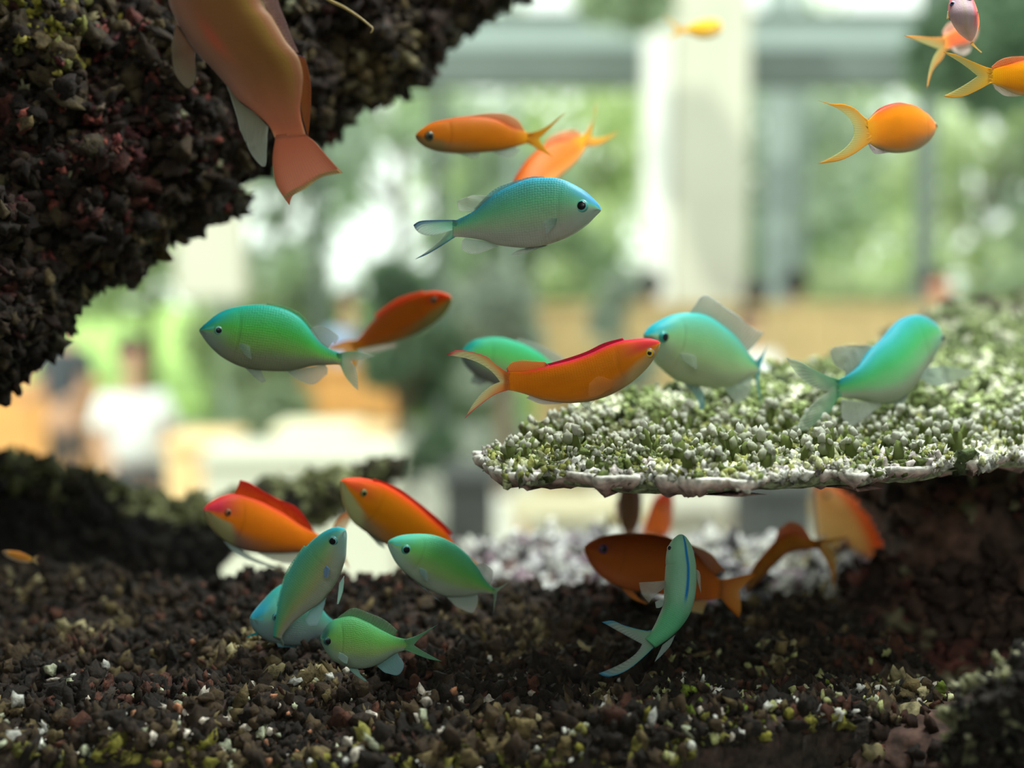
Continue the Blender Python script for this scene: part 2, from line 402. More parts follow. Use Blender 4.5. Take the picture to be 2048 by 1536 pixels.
    def eye(s, px, py, r, iris=(150, 190, 190), pupil=.62, both=True, outer=None):
        i, a = s.surf(px, py); r = r * s.Dq[i] / F
        aa = [a]
        if both: aa.append(math.pi - a - 2 * s.roll)
        for a_ in aa:
            ca, sa = math.cos(a_), math.sin(a_)
            p = s.Cn[i] + s.U[i] * s.h[i] * sa + s.W[i] * s.w[i] * np.sign(ca) * abs(ca) ** .9
            n = s.U[i] * sa / s.h[i] + s.W[i] * ca / max(s.w[i], 1e-5); n /= np.linalg.norm(n)
            if abs(ca) > .3: n = n * .6 + s.W[i] * np.sign(ca) * .4; n /= np.linalg.norm(n)
            x = np.cross(n, SUP); x /= np.linalg.norm(x); y = np.cross(n, x)
            def dome(R, hgt, base, cols, rr=9, mm=28):
                ph = np.linspace(0, 2 * np.pi, mm, endpoint=False); V = []; C = []
                for k in range(rr):
                    rho = k / (rr - 1); z = base + hgt * math.sqrt(max(0, 1 - rho * rho))
                    for b in ph: V.append(p + x * R * rho * math.cos(b) + y * R * rho * math.sin(b) + n * z); C.append(cols(rho))
                for b in ph: V.append(p + x * R * .8 * math.cos(b) + y * R * .8 * math.sin(b) + n * (base - R * .5)); C.append(cols(1))
                I = np.arange((rr + 1) * mm).reshape(rr + 1, mm); J = np.roll(I, -1, 1)
                Fc = np.stack([I[:-1], J[:-1], J[1:], I[1:]], -1).reshape(-1, 4)
                return mesh('eye', np.array(V) - s.c0, [Fc], np.array(C))
            ic = L(*iris); oc = L(*outer) if outer else ic * .55
            e = obj('eye', dome(r, r * .42, -r * .08, lambda q: ic * 1.25 if q < .72 else (ic if q < .85 else oc)), EYE, s.root)
            obj('pupil', dome(r * pupil, r * .22, r * .29, lambda q: np.array([.004, .005, .008])), EYE, e)

# ------------------------------------------------------------------ rock and coral
def inside(P, poly):
    x, y = P[:, 0], P[:, 1]; r = np.zeros(len(P), bool); n = len(poly)
    for i in range(n):
        (x0, y0), (x1, y1) = poly[i], poly[(i + 1) % n]
        if y0 == y1: continue
        c = ((y0 > y) != (y1 > y)) & (x < (x1 - x0) * (y - y0) / (y1 - y0) + x0); r ^= c
    return r
def dist(P, poly):
    d = np.full(len(P), 1e9); n = len(poly)
    for i in range(n):
        a, b = np.array(poly[i]), np.array(poly[(i + 1) % n]); ab = b - a
        t = np.clip(((P - a) @ ab) / (ab @ ab + 1e-12), 0, 1); d = np.minimum(d, np.linalg.norm(P - a - t[:, None] * ab, axis=1))
    return d
def ragged(poly, step, amp, seed, sc=1.0):
    P = np.array(poly + poly[:1], float); out = []
    for i in range(len(P) - 1):
        k = max(1, int(np.linalg.norm(P[i + 1] - P[i]) / step)); out.append(P[i] + (P[i + 1] - P[i]) * (np.arange(k) / k)[:, None])
    Q = np.vstack(out); q3 = np.c_[Q, np.zeros(len(Q))] / step
    return Q + amp * np.c_[fbm(q3, .45 * sc, 3, seed), fbm(q3, .45 * sc, 3, seed + 5)]
class Blob:
    def __init__(s, name, poly, mapf, cell, R, T1, T2, nsc, namp, seed=0, bump=None):
        poly = np.asarray(poly, float); s.poly = poly
        x = np.arange(poly[:, 0].min() - cell, poly[:, 0].max() + 2 * cell, cell); y = np.arange(poly[:, 1].min() - cell, poly[:, 1].max() + 2 * cell, cell)
        X, Y = np.meshgrid(x, y, indexing='ij'); P = np.c_[X.ravel(), Y.ravel()]
        ins = inside(P, poly); d = np.zeros(len(P)); d[ins] = dist(P[ins], poly)
        k = np.sqrt(np.clip(1 - (1 - np.clip(d / R, 0, 1)) ** 2, 0, 1))
        B = mapf(P[:, 0], P[:, 1], np.zeros(len(P)))
        nz = np.zeros(len(P)); nz[ins] = fbm(B[ins], nsc, 4, seed)
        if bump is not None: nz[ins] += bump(P[ins])
        h1 = k * (T1 + namp * nz); h2 = -k * T2 * (1 + .3 * nz)
        s.A, s.B = mapf(P[:, 0], P[:, 1], h1), mapf(P[:, 0], P[:, 1], h2)
        nx, ny = len(x), len(y); I = np.arange(nx * ny).reshape(nx, ny); ok = ins.reshape(nx, ny)
        c = ok[:-1, :-1] & ok[1:, :-1] & ok[1:, 1:] & ok[:-1, 1:]
        q = np.stack([I[:-1, :-1][c], I[1:, :-1][c], I[1:, 1:][c], I[:-1, 1:][c]], 1)
        # rim edges: directed edges with no partner
        e = np.vstack([q[:, [0, 1]], q[:, [1, 2]], q[:, [2, 3]], q[:, [3, 0]]]); key = e[:, 0] * (nx * ny) + e[:, 1]; rk = e[:, 1] * (nx * ny) + e[:, 0]
        rim = e[~np.isin(key, rk)]; n = nx * ny
        F_ = [q, q[:, ::-1] + n, np.stack([rim[:, 1], rim[:, 0], rim[:, 0] + n, rim[:, 1] + n], 1)]
        V = np.vstack([s.A, s.B]); used = np.zeros(2 * n, bool)
        for f in F_: used[f.ravel()] = True
        mp = np.cumsum(used) - 1; s.V = V[used]; s.F = [mp[f] for f in F_]; s.q = q
        A3 = s.A.reshape(nx, ny, 3); g = np.cross(np.gradient(A3, axis=0), np.gradient(A3, axis=1)); g /= np.linalg.norm(g, axis=2)[..., None] + 1e-12
        up = mapf(np.array([x.mean()]), np.array([y.mean()]), np.array([.01]))[0] - mapf(np.array([x.mean()]), np.array([y.mean()]), np.array([0.]))[0]
        if np.median(g.reshape(-1, 3)[ins] @ up) < 0: g = -g
        s.N = g.reshape(-1, 3); s.P, s.d, s.ins = P, d, ins; s.c0 = s.V.mean(0)
    def build(s, part, mat, root, col=(0, 0, 0, 0)):
        c = np.tile(np.array(col, float), (len(s.V), 1))
        return obj(part, mesh(part, s.V - s.c0, s.F, c), mat, root)
def ico(sub, seed, amp=.25, el=1.0, sq=1.0):
    bm = bmesh.new(); bmesh.ops.create_icosphere(bm, subdivisions=sub, radius=1.0)
    V = np.array([v.co[:] for v in bm.verts]); Fc = np.array([[v.index for v in f.verts] for f in bm.faces]); bm.free()
    V = V * (1 + amp * fbm(V + seed * 7.3, 1.3, 2, seed))[:, None]; V[:, 2] *= el
    if sub == 2 and amp > .34: V = V * (1 + .45 * vnoise(V * 2.6, seed + 3))[:, None]
    if amp > .34: V = V * (1 + .5 * np.random.default_rng(seed).normal(0, .5, (1, 3)).clip(-.6, .7)) + .16 * np.c_[vnoise(V * 3 + 5, seed), vnoise(V * 3 + 9, seed), vnoise(V * 3 + 13, seed)]
    return V, Fc
NOD = [ico(1 if i % 2 else 2, i + 3, .38, 1.0 + .35 * (i % 3)) for i in range(6)]
NODL = [ico(2, i + 30, .62, 1.0 + .45 * (i % 3)) for i in range(10)]
NODS = [ico(1, i + 30, .62, 1.0 + .45 * (i % 3)) for i in range(10)]
def frames(Nn, tilt, rng):
    n = Nn + rng.normal(0, tilt, Nn.shape); n /= np.linalg.norm(n, axis=1)[:, None]
    r = rng.normal(size=n.shape); x = np.cross(n, r); x /= np.linalg.norm(x, axis=1)[:, None]; return x, np.cross(n, x), n
def scatter(pos, nrm, size, colr, variants, rng, tilt=.35, sink=.2):
    V, Fs, C = [], [], []; off = 0; which = rng.integers(0, len(variants), len(pos)); x, y, n = frames(nrm, tilt, rng)
    for k, (v, f) in enumerate(variants):
        m = np.where(which == k)[0]
        if not len(m): continue
        w = x[m][:, None] * v[None, :, 0:1] + y[m][:, None] * v[None, :, 1:2] + n[m][:, None] * (v[None, :, 2:3] + 1 - 2 * sink)
        w = pos[m][:, None] + w * size[m][:, None, None]; V.append(w.reshape(-1, 3))
        Fs.append((f[None] + (np.arange(len(m)) * len(v))[:, None, None] + off).reshape(-1, 3)); off += len(m) * len(v)
        zz = (v[:, 2] - v[:, 2].min()) / np.ptp(v[:, 2]); c = colr[m][:, None] * np.concatenate([(.35 + .85 * zz)[None, :, None]] * 3 + [np.ones((1, len(v), 1))], 2)  # bases darker than tips: real pale tips, plus crevice shade put into the colour
        C.append(c.reshape(-1, 4))
    return np.vstack(V), np.vstack(Fs), np.vstack(C)
def pick(b, n, rng, w=None, mind=0.0):
    ids = np.where(b.ins & (b.d > mind))[0]; p = None if w is None else w(b.P[ids], b.d[ids])
    if p is not None: p = p / p.sum()
    return rng.choice(ids, n, p=p, replace=True)
def palette(rng, n, cols, wts, a=1.0, var=.25):
    i = rng.choice(len(cols), n, p=np.array(wts) / sum(wts)); c = np.array([L(*q) for q in cols])[i] * (1 + rng.normal(0, var, (n, 1)))
    return np.c_[np.clip(c, 0, 1), np.full(n, a)]
def nodules(name, b, n, lo, hi, cols, wts, mat, root, seed, w=None, variants=None, tilt=.4, jit=0.0, sink=.35, a=1.0, pw=2.4, coh=26):
    rng = np.random.default_rng(seed); i = pick(b, n, rng, w); sz = lo + (hi - lo) * rng.random(n) ** pw
    pos = b.A[i] + rng.normal(0, 1, (n, 3)) * jit
    pc = palette(rng, n, cols, wts, a)
    if coh:                                        # neighbouring nodules share a colour
        g = fbm(pos, coh, 3, seed) * .8 + rng.normal(0, .30, n); rk_ = np.argsort(np.argsort(g)) / n; cw = np.cumsum(wts) / sum(wts)
        c = np.array([L(*q) for q in cols])[np.minimum(np.searchsorted(cw, rk_), len(cols) - 1)]; pc[:, :3] = np.clip(c * (.6 + .55 * rng.random((n, 1))), 0, 1)
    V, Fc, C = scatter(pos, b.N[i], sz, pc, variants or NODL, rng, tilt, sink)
    return tag(obj(name, mesh(name, V - b.c0, Fc, C, smooth=True), mat, root), kind='stuff')

# ------------------------------------------------------------------ the hall behind the tank
def st(name, bl, mat, bev=0.0): return boxes(name, bl, mat, None, bev, 'structure')
def wx(px, D): return float((px - 1024) / F * D)
def wz(py, D): return float(at(1024, py, D)[2])
M_FLOOR = plain('pale_stone_floor', (.44, .45, .39), .55, .06, 2)
M_CREAM = plain('cream_plaster', (.60, .60, .50), .8, .04, 2)
M_BEAM = plain('grey_green_steel', (.13, .165, .15), .5, .06, 3)
M_LBEAM = plain('pale_steel', (.36, .44, .42), .5, .05, 3)
M_TAN = plain('tan_plywood', (.46, .34, .16), .55, .12, 5)
M_ROOMW = plain('viewing_room_wall', (.30, .30, .28), .8, .05, 1)
M_WHITE = plain('white_paint', (.86, .88, .84), .6, .03, 2)
M_ORW = plain('orange_wood', (.75, .38, .12), .5, .12, 4)
M_GREYF = plain('grey_fabric', (.05, .055, .055), .9, .1, 6)
st('floor', [(0, 4.6, -.05, 22, 20.8, .1)], M_FLOOR)
st('wall_back', [(0, -3.6, 1.6, 7, .1, 3.2)], M_ROOMW)
st('wall_left', [(-3.5, -1.1, 1.6, .1, 5.0, 3.2)], M_ROOMW)
st('wall_right', [(3.5, -1.1, 1.6, .1, 5.0, 3.2)], M_ROOMW)
st('ceiling', [(0, -1.1, 3.25, 7, 5.2, .1)], M_ROOMW)
# fitting added for the unseen front fill light in the viewing room
lf = empty('fill_light_fitting', (0, -1.6, 3.2), 'flat white fitting of the added front fill light, behind the viewer', 'lamp')
boxes('housing', [(0, 0, -.01, 1.7, .9, .02)], M_WHITE, lf, .004)
# column, its sunlit flank put in as a whiter block; posts and beams
DC = 10.0; x0, x1 = wx(1345, DC), wx(1492, DC)
cx_ = (x0 + x1) / 2
st('column_1', [(cx_, DC + .3, 2.6, x1 - x0, .6, 5.2)], M_CREAM, .01)
st('column_lit_flank', [(wx(1318, DC), DC + .28, 2.45, wx(1345, DC) - wx(1296, DC), .45, 4.9)], M_WHITE, .01)
xl = wx(366, DC)
st('wall_panel', [(xl, DC + 1, (wz(605, DC) + 4.8) / 2, wx(440, DC) - wx(290, DC), .16, 4.8 - wz(605, DC))], M_CREAM, .01)
for k, (px, D_, w_) in enumerate([(1842, 11.0, 34), (1550, 13.0, 60), (880, 13.0, 30), (640, 13.0, 24)]):
    st('trim_%d' % (k + 1), [(wx(px, D_), D_, 2.4, w_ / F * D_, .14, 4.8)], M_BEAM if k != 1 else M_LBEAM, .01)
st('beam_1', [(0, 11.4, (wz(182, 11.4) + wz(112, 11.4)) / 2, 21, .35, wz(112, 11.4) - wz(182, 11.4))], M_BEAM, .01)
st('beam_2', [(0, 11.7, (wz(110, 11.7) + wz(68, 11.7)) / 2, 21, .3, wz(68, 11.7) - wz(110, 11.7))], M_LBEAM, .01)
st('beam_3', [(0, 12.0, (wz(66, 12.0) + wz(38, 12.0)) / 2, 21, .3, wz(38, 12.0) - wz(66, 12.0))], M_BEAM, .01)
for k in range(6):
    st('window_%d' % (k + 1), [(-7.5 + 3 * k, 13.6, 2.4, 2.96, .02, 4.8)], m_glass('window_glass') if k == 0 else bpy.data.materials['window_glass'])
    st('trim_%d' % (k + 5), [(-9 + 3 * k, 13.6, 2.4, .08, .1, 4.8)], M_LBEAM, .005)
# outdoors: lawn and trees
st('ground', [(0, 34, -.06, 70, 38, .1)], plain('lawn', (.36, .55, .14), .9, .25, .6))
LEAF = [plain('leaf_dark', (.14, .23, .14), .7, .3, .8), plain('leaf_mid', (.36, .46, .30), .7, .3, .8), plain('leaf_lime', (.55, .64, .36), .7, .3, .8), plain('leaf_grey', (.40, .48, .39), .7, .3, .8)]
for m_ in LEAF:                                   # light passes through the leaves
    nt = m_.node_tree; b = nt.nodes['Principled BSDF']; o = nt.nodes['Material Output']; src = b.inputs['Base Color'].links[0].from_socket
    tr = N(nt, 'ShaderNodeBsdfTranslucent'); mx = N(nt, 'ShaderNodeMixShader', _0=.45); nt.links.new(src, tr.inputs[0])
    nt.links.new(b.outputs[0], mx.inputs[1]); nt.links.new(tr.outputs[0], mx.inputs[2]); nt.links.new(mx.outputs[0], o.inputs[0])
BARK = plain('bark', (.16, .12, .08), .9, .3, 3)
def leaves(centers, rads, n, size, rng):
    c = centers[rng.integers(0, len(centers), n)]; d = rng.normal(size=(n, 3)); d /= np.linalg.norm(d, axis=1)[:, None]
    p = c + d * (rads * rng.random(n) ** .45)[:, None]; s = size * (.6 + .8 * rng.random(n))
    x, y, z = frames(rng.normal(size=(n, 3)) + [0, 0, .4], .3, rng)
    sh = np.array([(-1, 0, 0), (-.4, .42, .05), (.45, .36, .0), (1, 0, -.12), (.45, -.36, .0), (-.4, -.42, .05)])
    V = p[:, None] + (x[:, None] * sh[None, :, 0:1] + y[:, None] * sh[None, :, 1:2] + z[:, None] * sh[None, :, 2:3]) * s[:, None, None]
    I = np.arange(n)[:, None] * 6; Fq = np.concatenate([I + [[0, 1, 2, 3]], I + [[0, 3, 4, 5]]])
    return V.reshape(-1, 3), Fq
def limb(bm, a, b, r0, r1, k=9):
    a, b = Vector(a), Vector(b); q = (b - a).to_track_quat('Z', 'Y'); R0, R1 = [], []
    for i in range(k):
        t = i / k * 2 * math.pi; c = Vector((math.cos(t), math.sin(t), 0))
        R0.append(bm.verts.new(a + q @ (c * r0))); R1.append(bm.verts.new(b + q @ (c * r1)))
    for i in range(k): bm.faces.new((R0[i], R0[(i + 1) % k], R1[(i + 1) % k], R1[i]))
    bm.faces.new(R1); bm.faces.new(R0[::-1])
def tree(name, x, y, hgt, cr_, nclump, n, size, mat, label, cat, group=None, lo=.35, seed=1, z0=0.0, flat=1.0):
    r = np.random.default_rng(seed); t = empty(name, (x, y, z0), label, cat, group)
    cs = []; bm = bmesh.new(); top = hgt * .55; limb(bm, (0, 0, -.02), (0, 0, top), .05 * hgt ** .5, .03 * hgt ** .5)
    for i in range(nclump):
        a = r.random() * 6.28; q = cr_ * .75 * r.random() ** .5; z = hgt * (lo + (1 - lo) * r.random()) - cr_ * .15
        c = np.array([q * math.cos(a), q * math.sin(a) * flat, z]); cs.append(c); limb(bm, (0, 0, min(top, z * .7)), tuple(c), .02 * hgt ** .5, .006)
    me = bpy.data.meshes.new('trunk'); bm.to_mesh(me); bm.free(); obj('trunk', me, BARK, t)
    V, Fq = leaves(np.array(cs), cr_ * .42, n, size, r); tag(obj('foliage', mesh('foliage', V, Fq, smooth=False), mat, t), kind='stuff')
k = 0
for (px, D_, h_, c_, m_, lab) in [(-150,19,5.5,2.2,1,'lime green tree outside, far left behind the overhang'),(300,18,4.6,1.9,2,'bright tree outside beyond the pale left column'),(560,20,5.5,2.0,3,'grey-green tree outside between the left column and the hall plant'),(800,22,6.5,2.3,2,'tall pale tree outside above the hall plant'),
    (1010,18,4.2,1.6,1,'mid green tree outside left of the pale column'),(1180,23,5.8,2.2,2,'pale tree outside just left of the pale column'),(1560,21,4.8,1.9,3,'soft grey-green tree outside right of the pale column'),(1720,24,6.4,2.2,2,'yellow-green tree outside before the grey post'),(1960,19,5.0,1.9,2,'leafy tree outside right of the grey post'),(2150,19,6.0,2.2,3,'grey-green tall tree outside past the right edge'),(2600,20,6.0,2.4,1,'broad green tree outside far beyond the right edge'),(-620,20,6.0,2.4,2,'broad pale tree outside far beyond the left edge')]:
    k += 1; tree('garden_tree', wx(px, D_), D_, h_, c_, 14, 1500, .17, LEAF[m_], lab, 'tree', 'trees in the garden outside', seed=k)
for i, (px, D_, s_, m_) in enumerate([(500,16,1.1,2),(700,16.5,1.3,1),(960,16,1.0,1),(1250,16.5,1.2,2),(1640,16,1.1,2),(1780,16.4,1.0,2),(2000,16,1.3,1)]):
    tree('garden_shrub', wx(px, D_), D_, s_ * 1.5, s_, 9, 1300, .12, LEAF[m_], 'low green shrub on the lawn outside, %s' % ['first from the left', 'second from the left', 'third from the left', 'fourth from the left', 'third from the right', 'second from the right', 'first from the right'][i], 'shrub', 'shrubs on the lawn', lo=.15, seed=40 + i)
# plants in the hall
def potted(px, D_, h_, cr_, m_, lab, seed, n=1500, size=.07, lo=.3):
    x = wx(px, D_); tree('potted_tree', x, D_, h_, cr_, 10, n, size, LEAF[m_], lab, 'plant', 'plants in the hall', lo=lo, seed=seed)
    bm = bmesh.new(); limb(bm, (0, 0, 0), (0, 0, .34), .16, .22, 20); me = bpy.data.meshes.new('pot'); bm.to_mesh(me); bm.free()
    obj('pot', me, M_WHITE, bpy.data.objects[[o.name for o in bpy.data.objects if o.name.startswith('potted_tree')][-1]])
potted(800, 8.95, 1.80, .36, 0, 'dark leafy potted tree in the hall, centre left', 61, 3000, .075, .2)
potted(1010, 8.5, 1.9, .30, 3, 'grey-green potted plant between the dark potted tree and the tan partition', 62)
potted(520, 9.6, 1.35, .4, 1, 'mid green potted plant behind the big green chromis', 63)
potted(1250, 8.7, 1.8, .26, 3, 'slim potted plant just left of the pale column', 64)
# hanging foliage
for (px, py, D_, r_, lab, m_, sd) in [(1985, 120, 7.5, .42, 'dark hanging foliage at the top right corner', 0, 71), (1265, 10, 9.0, .28, 'green hanging foliage at the top, left of the pale column', 1, 72)]:
    p = at(px, py, D_); r = np.random.default_rng(sd); t = empty('hanging_plant', tuple(p), lab, 'plant', 'hanging plants')
    cs = np.array([(r.normal(0, r_ * .5), r.normal(0, .2), r.normal(.1, r_ * .45)) for _ in range(12)]); V, Fq = leaves(cs, r_ * .55, 3200, .08, r)
    tag(obj('foliage', mesh('foliage', V, Fq, smooth=False), LEAF[m_], t), kind='stuff')
    bm = bmesh.new(); limb(bm, (0, 0, -.05), (0, 0, .16), .13, .17, 18); limb(bm, (0, 0, .1), (0, 0, 2.2), .008, .008, 6)
    me = bpy.data.meshes.new('basket'); bm.to_mesh(me); bm.free(); obj('basket', me, BARK, t)
# tan partition of boards
pt = empty('partition', (0, 9.3, 0), 'low tan wooden partition across the hall behind the column base', 'partition')
xa, xb, zt3 = wx(1070, 9.3), wx(2150, 9.3), wz(606, 9.3); nb = 9; w_ = (xb - xa) / nb
for i in range(nb):
    boxes('panel', [(xa + w_ * (i + .5), 0, (zt3 - .04) / 2 + .02, w_ - .012, .04, zt3 - .06)], M_TAN, pt, .003)
boxes('top_rail', [((xa + xb) / 2, 0, zt3 - .02, xb - xa, .08, .04)], M_TAN, pt, .004)
# furniture
def table(x, y, w, d, h, mat, lab, leg=.045):
    t = empty('table', (x, y, 0), lab, 'table', 'tables in the hall')
    boxes('tabletop', [(0, 0, h - .02, w, d, .04)], mat, t, .004)
    for sx in (-1, 1):
        for sy in (-1, 1): boxes('leg', [(sx * (w / 2 - .06), sy * (d / 2 - .06), (h - .04) / 2, leg, leg, h - .04)], M_ORW, t)
def counter(px0, px1, pyt, pyb, D_, mat, lab, name='display_counter', cat='counter', dep=.5):
    z1, z0 = wz(pyt, D_), max(wz(pyb, D_), .03); xa, xb = wx(px0, D_), wx(px1, D_)
    t = empty(name, ((xa + xb) / 2, D_, 0), lab, cat, 'furniture in the hall'); w = xb - xa
    boxes('worktop', [(0, dep / 2 - .02, z1 - .02, w + .04, dep + .06, .04)], mat, t, .004)
    n_ = max(2, int(w / .35))
    for i in range(n_): boxes('front_panel', [(-w / 2 + w / n_ * (i + .5), 0, (z1 - .04 + .02) / 2, w / n_ - .01, .03, z1 - .06)], mat, t, .003)
    boxes('carcass', [(0, dep / 2 + .02, (z1 - .04) / 2, w - .02, dep - .04, z1 - .05)], mat, t)
counter(545, 705, 862, 905, 8.2, plain('warm_white_top', (.95, .90, .66), .5, .03, 3), 'bright cream display counter, left of centre')
counter(325, 445, 885, 950, 7.1, plain('peach_box', (.90, .62, .32), .5, .06, 3), 'peach coloured counter to the right of the seated person')
counter(705, 770, 868, 910, 8.0, plain('apricot_box', (.88, .62, .34), .5, .06, 3), 'apricot coloured low counter right of the bright cream one')
counter(400, 790, 912, 1000, 6.2, plain('sunlit_floor_white', (.62, .62, .52), .5, .03, 3), 'long white block standing for the sunlit floor, in front of the bright cream counter')  # block added where the floor is sunlit, brightness put into its colour
counter(600, 800, 730, 862, 9.8, M_ORW, 'orange wood cabinet behind the bright cream counter', dep=.3)
counter(-40, 175, 770, 900, 9.4, M_ORW, 'orange wood cabinet at the left edge behind the seated person', dep=.3)
counter(885, 990, 955, 1045, 6.6, M_GREYF, 'dark grey bench in the hall, centre', 'bench', 'bench')
counter(1500, 1640, 975, 1100, 6.4, M_GREYF, 'grey-green bench in the hall, right', 'bench', 'bench')
table(wx(1420, 7.4), 7.4, 1.0, .7, wz(1000, 7.4), plain('grey_white_top', (.42, .42, .36), .5), 'white table in the hall seen through the gap below the coral plate')
table(wx(1160, 6.5), 6.5, .7, .6, wz(1010, 6.5), plain('cream_top', (.46, .42, .28), .5), 'cream table left of the white table, through the same gap')
# people
SKN = plain('skin', (.50, .30, .20), .6, .05, 8); HAIR = plain('black_hair', (.015, .013, .012), .6, .2, 30)
def person(x, y, z0, facing, shirt, pants, seated, lab, h=1.0, skin=SKN):
    t = empty('person', (x, y, z0), lab, 'person', 'people in the hall', rz=facing)
    def sk(name, verts, edges, rad, mat, lvl=1):
        me = bpy.data.meshes.new(name); me.from_pydata([tuple(c * h for c in v) for v in verts], edges, [])
        o = obj(name, me, mat, t); m1 = o.modifiers.new('skin', 'SKIN'); 
        for i, r in enumerate(rad): me.skin_vertices[0].data[i].radius = (r[0] * h, r[1] * h) if isinstance(r, tuple) else (r * h, r * h)
        me.skin_vertices[0].data[0].use_root = True; m1.use_smooth_shade = True
        s_ = o.modifiers.new('sub', 'SUBSURF'); s_.levels = lvl; s_.render_levels = lvl; return o
    hip = .50 if seated else .92
    V = [(0, 0, hip), (0, .0, hip + .22), (0, .0, hip + .42), (0, 0, hip + .54), (0, -.01, hip + .62), (0, -.03, hip + .74), (0, -.03, hip + .84)]
    E = [(0, 1), (1, 2), (2, 3), (3, 4), (4, 5), (5, 6)]; Rr = [(.16, .11), (.14, .10), (.16, .105), (.09, .07), (.05, .05), (.074, .088), (.068, .08)]
    for sx in (-1, 1):
        k = len(V); V += [(sx * .17, 0, hip + .49), (sx * .23, -.03, hip + .22), (sx * .20, -.22, hip + .12 + .02), (sx * .17, -.31, hip + .12)]; E += [(2, k), (k, k + 1), (k + 1, k + 2), (k + 2, k + 3)]; Rr += [.06, .045, .034, .03]
        k = len(V)
        if seated: V += [(sx * .10, -.02, hip), (sx * .12, -.42, hip + .02), (sx * .12, -.44, .10), (sx * .12, -.56, .05)]
        else: V += [(sx * .10, 0, hip - .06), (sx * .11, -.02, .48), (sx * .11, .01, .09), (sx * .12, -.12, .04)]
        E += [(0, k), (k, k + 1), (k + 1, k + 2), (k + 2, k + 3)]; Rr += [.09, .058, .04, (.04, .03)]
    sk('body', V, E, Rr, skin, 2)
    sk('shirt', [(0, 0, hip + .02), (0, 0, hip + .22), (0, 0, hip + .42), (0, 0, hip + .53), (-.18, 0, hip + .49), (-.235, -.02, hip + .30), (.18, 0, hip + .49), (.235, -.02, hip + .30)], [(0, 1), (1, 2), (2, 3), (2, 4), (4, 5), (2, 6), (6, 7)], [(.18, .13), (.17, .125), (.185, .125), (.08, .07), .075, .062, .075, .062], shirt, 2)
    for sx in (-1, 1):
        pv = [(sx * .09, 0, hip + .02), (sx * .12, -.42, hip + .02), (sx * .12, -.44, .14)] if seated else [(sx * .09, 0, hip), (sx * .11, -.01, .48), (sx * .11, .01, .12)]
        sk('trouser_leg', pv, [(0, 1), (1, 2)], [.105, .07, .055], pants, 1)
    v, f = ico(3, 5, .06); v = v * np.array([.104, .118, .108]) * h; hz = v[:, 2]
    keep = v.copy(); keep[:, 1] = np.where((v[:, 1] < 0) & (v[:, 2] < .035 * h), v[:, 1] * .30, v[:, 1])
    obj('hair', mesh('hair', keep + np.array([0, .005, hip + .815]) * h, f), HAIR, t)
    v, f = ico(1, 2, .0); obj('nose', mesh('nose', v * np.array([.012, .018, .022]) * h + np.array([0, -.125, hip + .77]) * h, f), skin, t)
    for sx in (-1, 1):
        obj('eye', mesh('eye', v * .011 * h + np.array([sx * .032, -.108, hip + .80]) * h, f), HAIR, t)
        obj('ear', mesh('ear', v * np.array([.012, .02, .03]) * h + np.array([sx * .078, -.02, hip + .78]) * h, f), skin, t)
WSH = plain('white_cotton', (.82, .87, .88), .9, .04, 4); DKP = plain('dark_trousers', (.05, .055, .06), .9, .1, 4)
bench = empty('bench', (wx(262, 8.3), 8.38, 0), 'low bench under the seated person in white', 'bench')
boxes('seat', [(0, 0, .38, 1.1, .34, .04)], M_ORW, bench, .006)
for sx in (-.48, .48): boxes('leg', [(sx, 0, .18, .05, .3, .36)], M_ORW, bench)
person(wx(262, 8.3), 8.3, 0, .5, WSH, DKP, True, 'person in a white shirt sitting in the hall at the left, leaning forward', 1.0)
person(wx(128, 9.0), 9.0, 0, -.4, plain('black_shirt', (.05, .06, .07), .9), DKP, False, 'person in dark clothes standing left of the one in white', .88)
person(wx(1298, 9.55), 9.55, 0, 2.9, WSH, DKP, False, 'dark-haired person behind the partition, left of the column', wz(532, 9.55) / 1.86)
person(wx(1508, 9.62), 9.62, 0, 3.4, WSH, DKP, False, 'dark-haired person in white just right of the column', wz(552, 9.62) / 1.86)
person(wx(1590, 10.4), 10.4, 0, 2.7, plain('brown_shirt', (.20, .13, .10), .9), DKP, False, 'person in brown, second to the right of the column', wz(532, 10.4) / 1.86)
person(wx(1872, 9.9), 9.9, 0, .3, plain('rust_shirt', (.55, .24, .14), .9), DKP, False, 'person in a rust shirt behind the partition at the far right', wz(530, 9.9) / 1.86, plain('ruddy_skin', (.70, .34, .22), .6))
person(wx(1500, 8.9), 8.9, 0, .2, WSH, DKP, False, 'person in a white shirt in front of the tan partition', wz(596, 8.9) / 1.9)
person(wx(700, 10.9), 10.9, 0, 0, plain('blue_shirt', (.25, .38, .62), .9), DKP, False, 'person in a blue shirt beyond the orange wood cabinet', wz(575, 10.9) / 1.86)
M_DARK = m_rock('dark_encrusted_rock', [(.25, (.010, .008, .007)), (.45, (.036, .028, .022)), (.6, (.06, .035, .028)), (.75, (.09, .082, .055))], 60, .8)
M_PALE = m_rock('pale_coral', [(.3, (.16, .19, .09)), (.5, (.33, .37, .22)), (.7, (.62, .64, .50))], 70, .6)
M_UNDER = m_rock('coral_underside', [(.3, (.09, .05, .045)), (.6, (.20, .13, .12)), (.8, (.35, .26, .24))], 40, .4)
M_BROWN = m_rock('brown_rock', [(.25, (.030, .019, .015)), (.45, (.085, .050, .039)), (.62, (.17, .088, .066)), (.8, (.22, .16, .12))], 28, .6)
DCOL = [(90, 46, 38), (58, 38, 28), (38, 26, 19), (62, 47, 32), (86, 72, 48), (116, 98, 64), (146, 134, 96)]

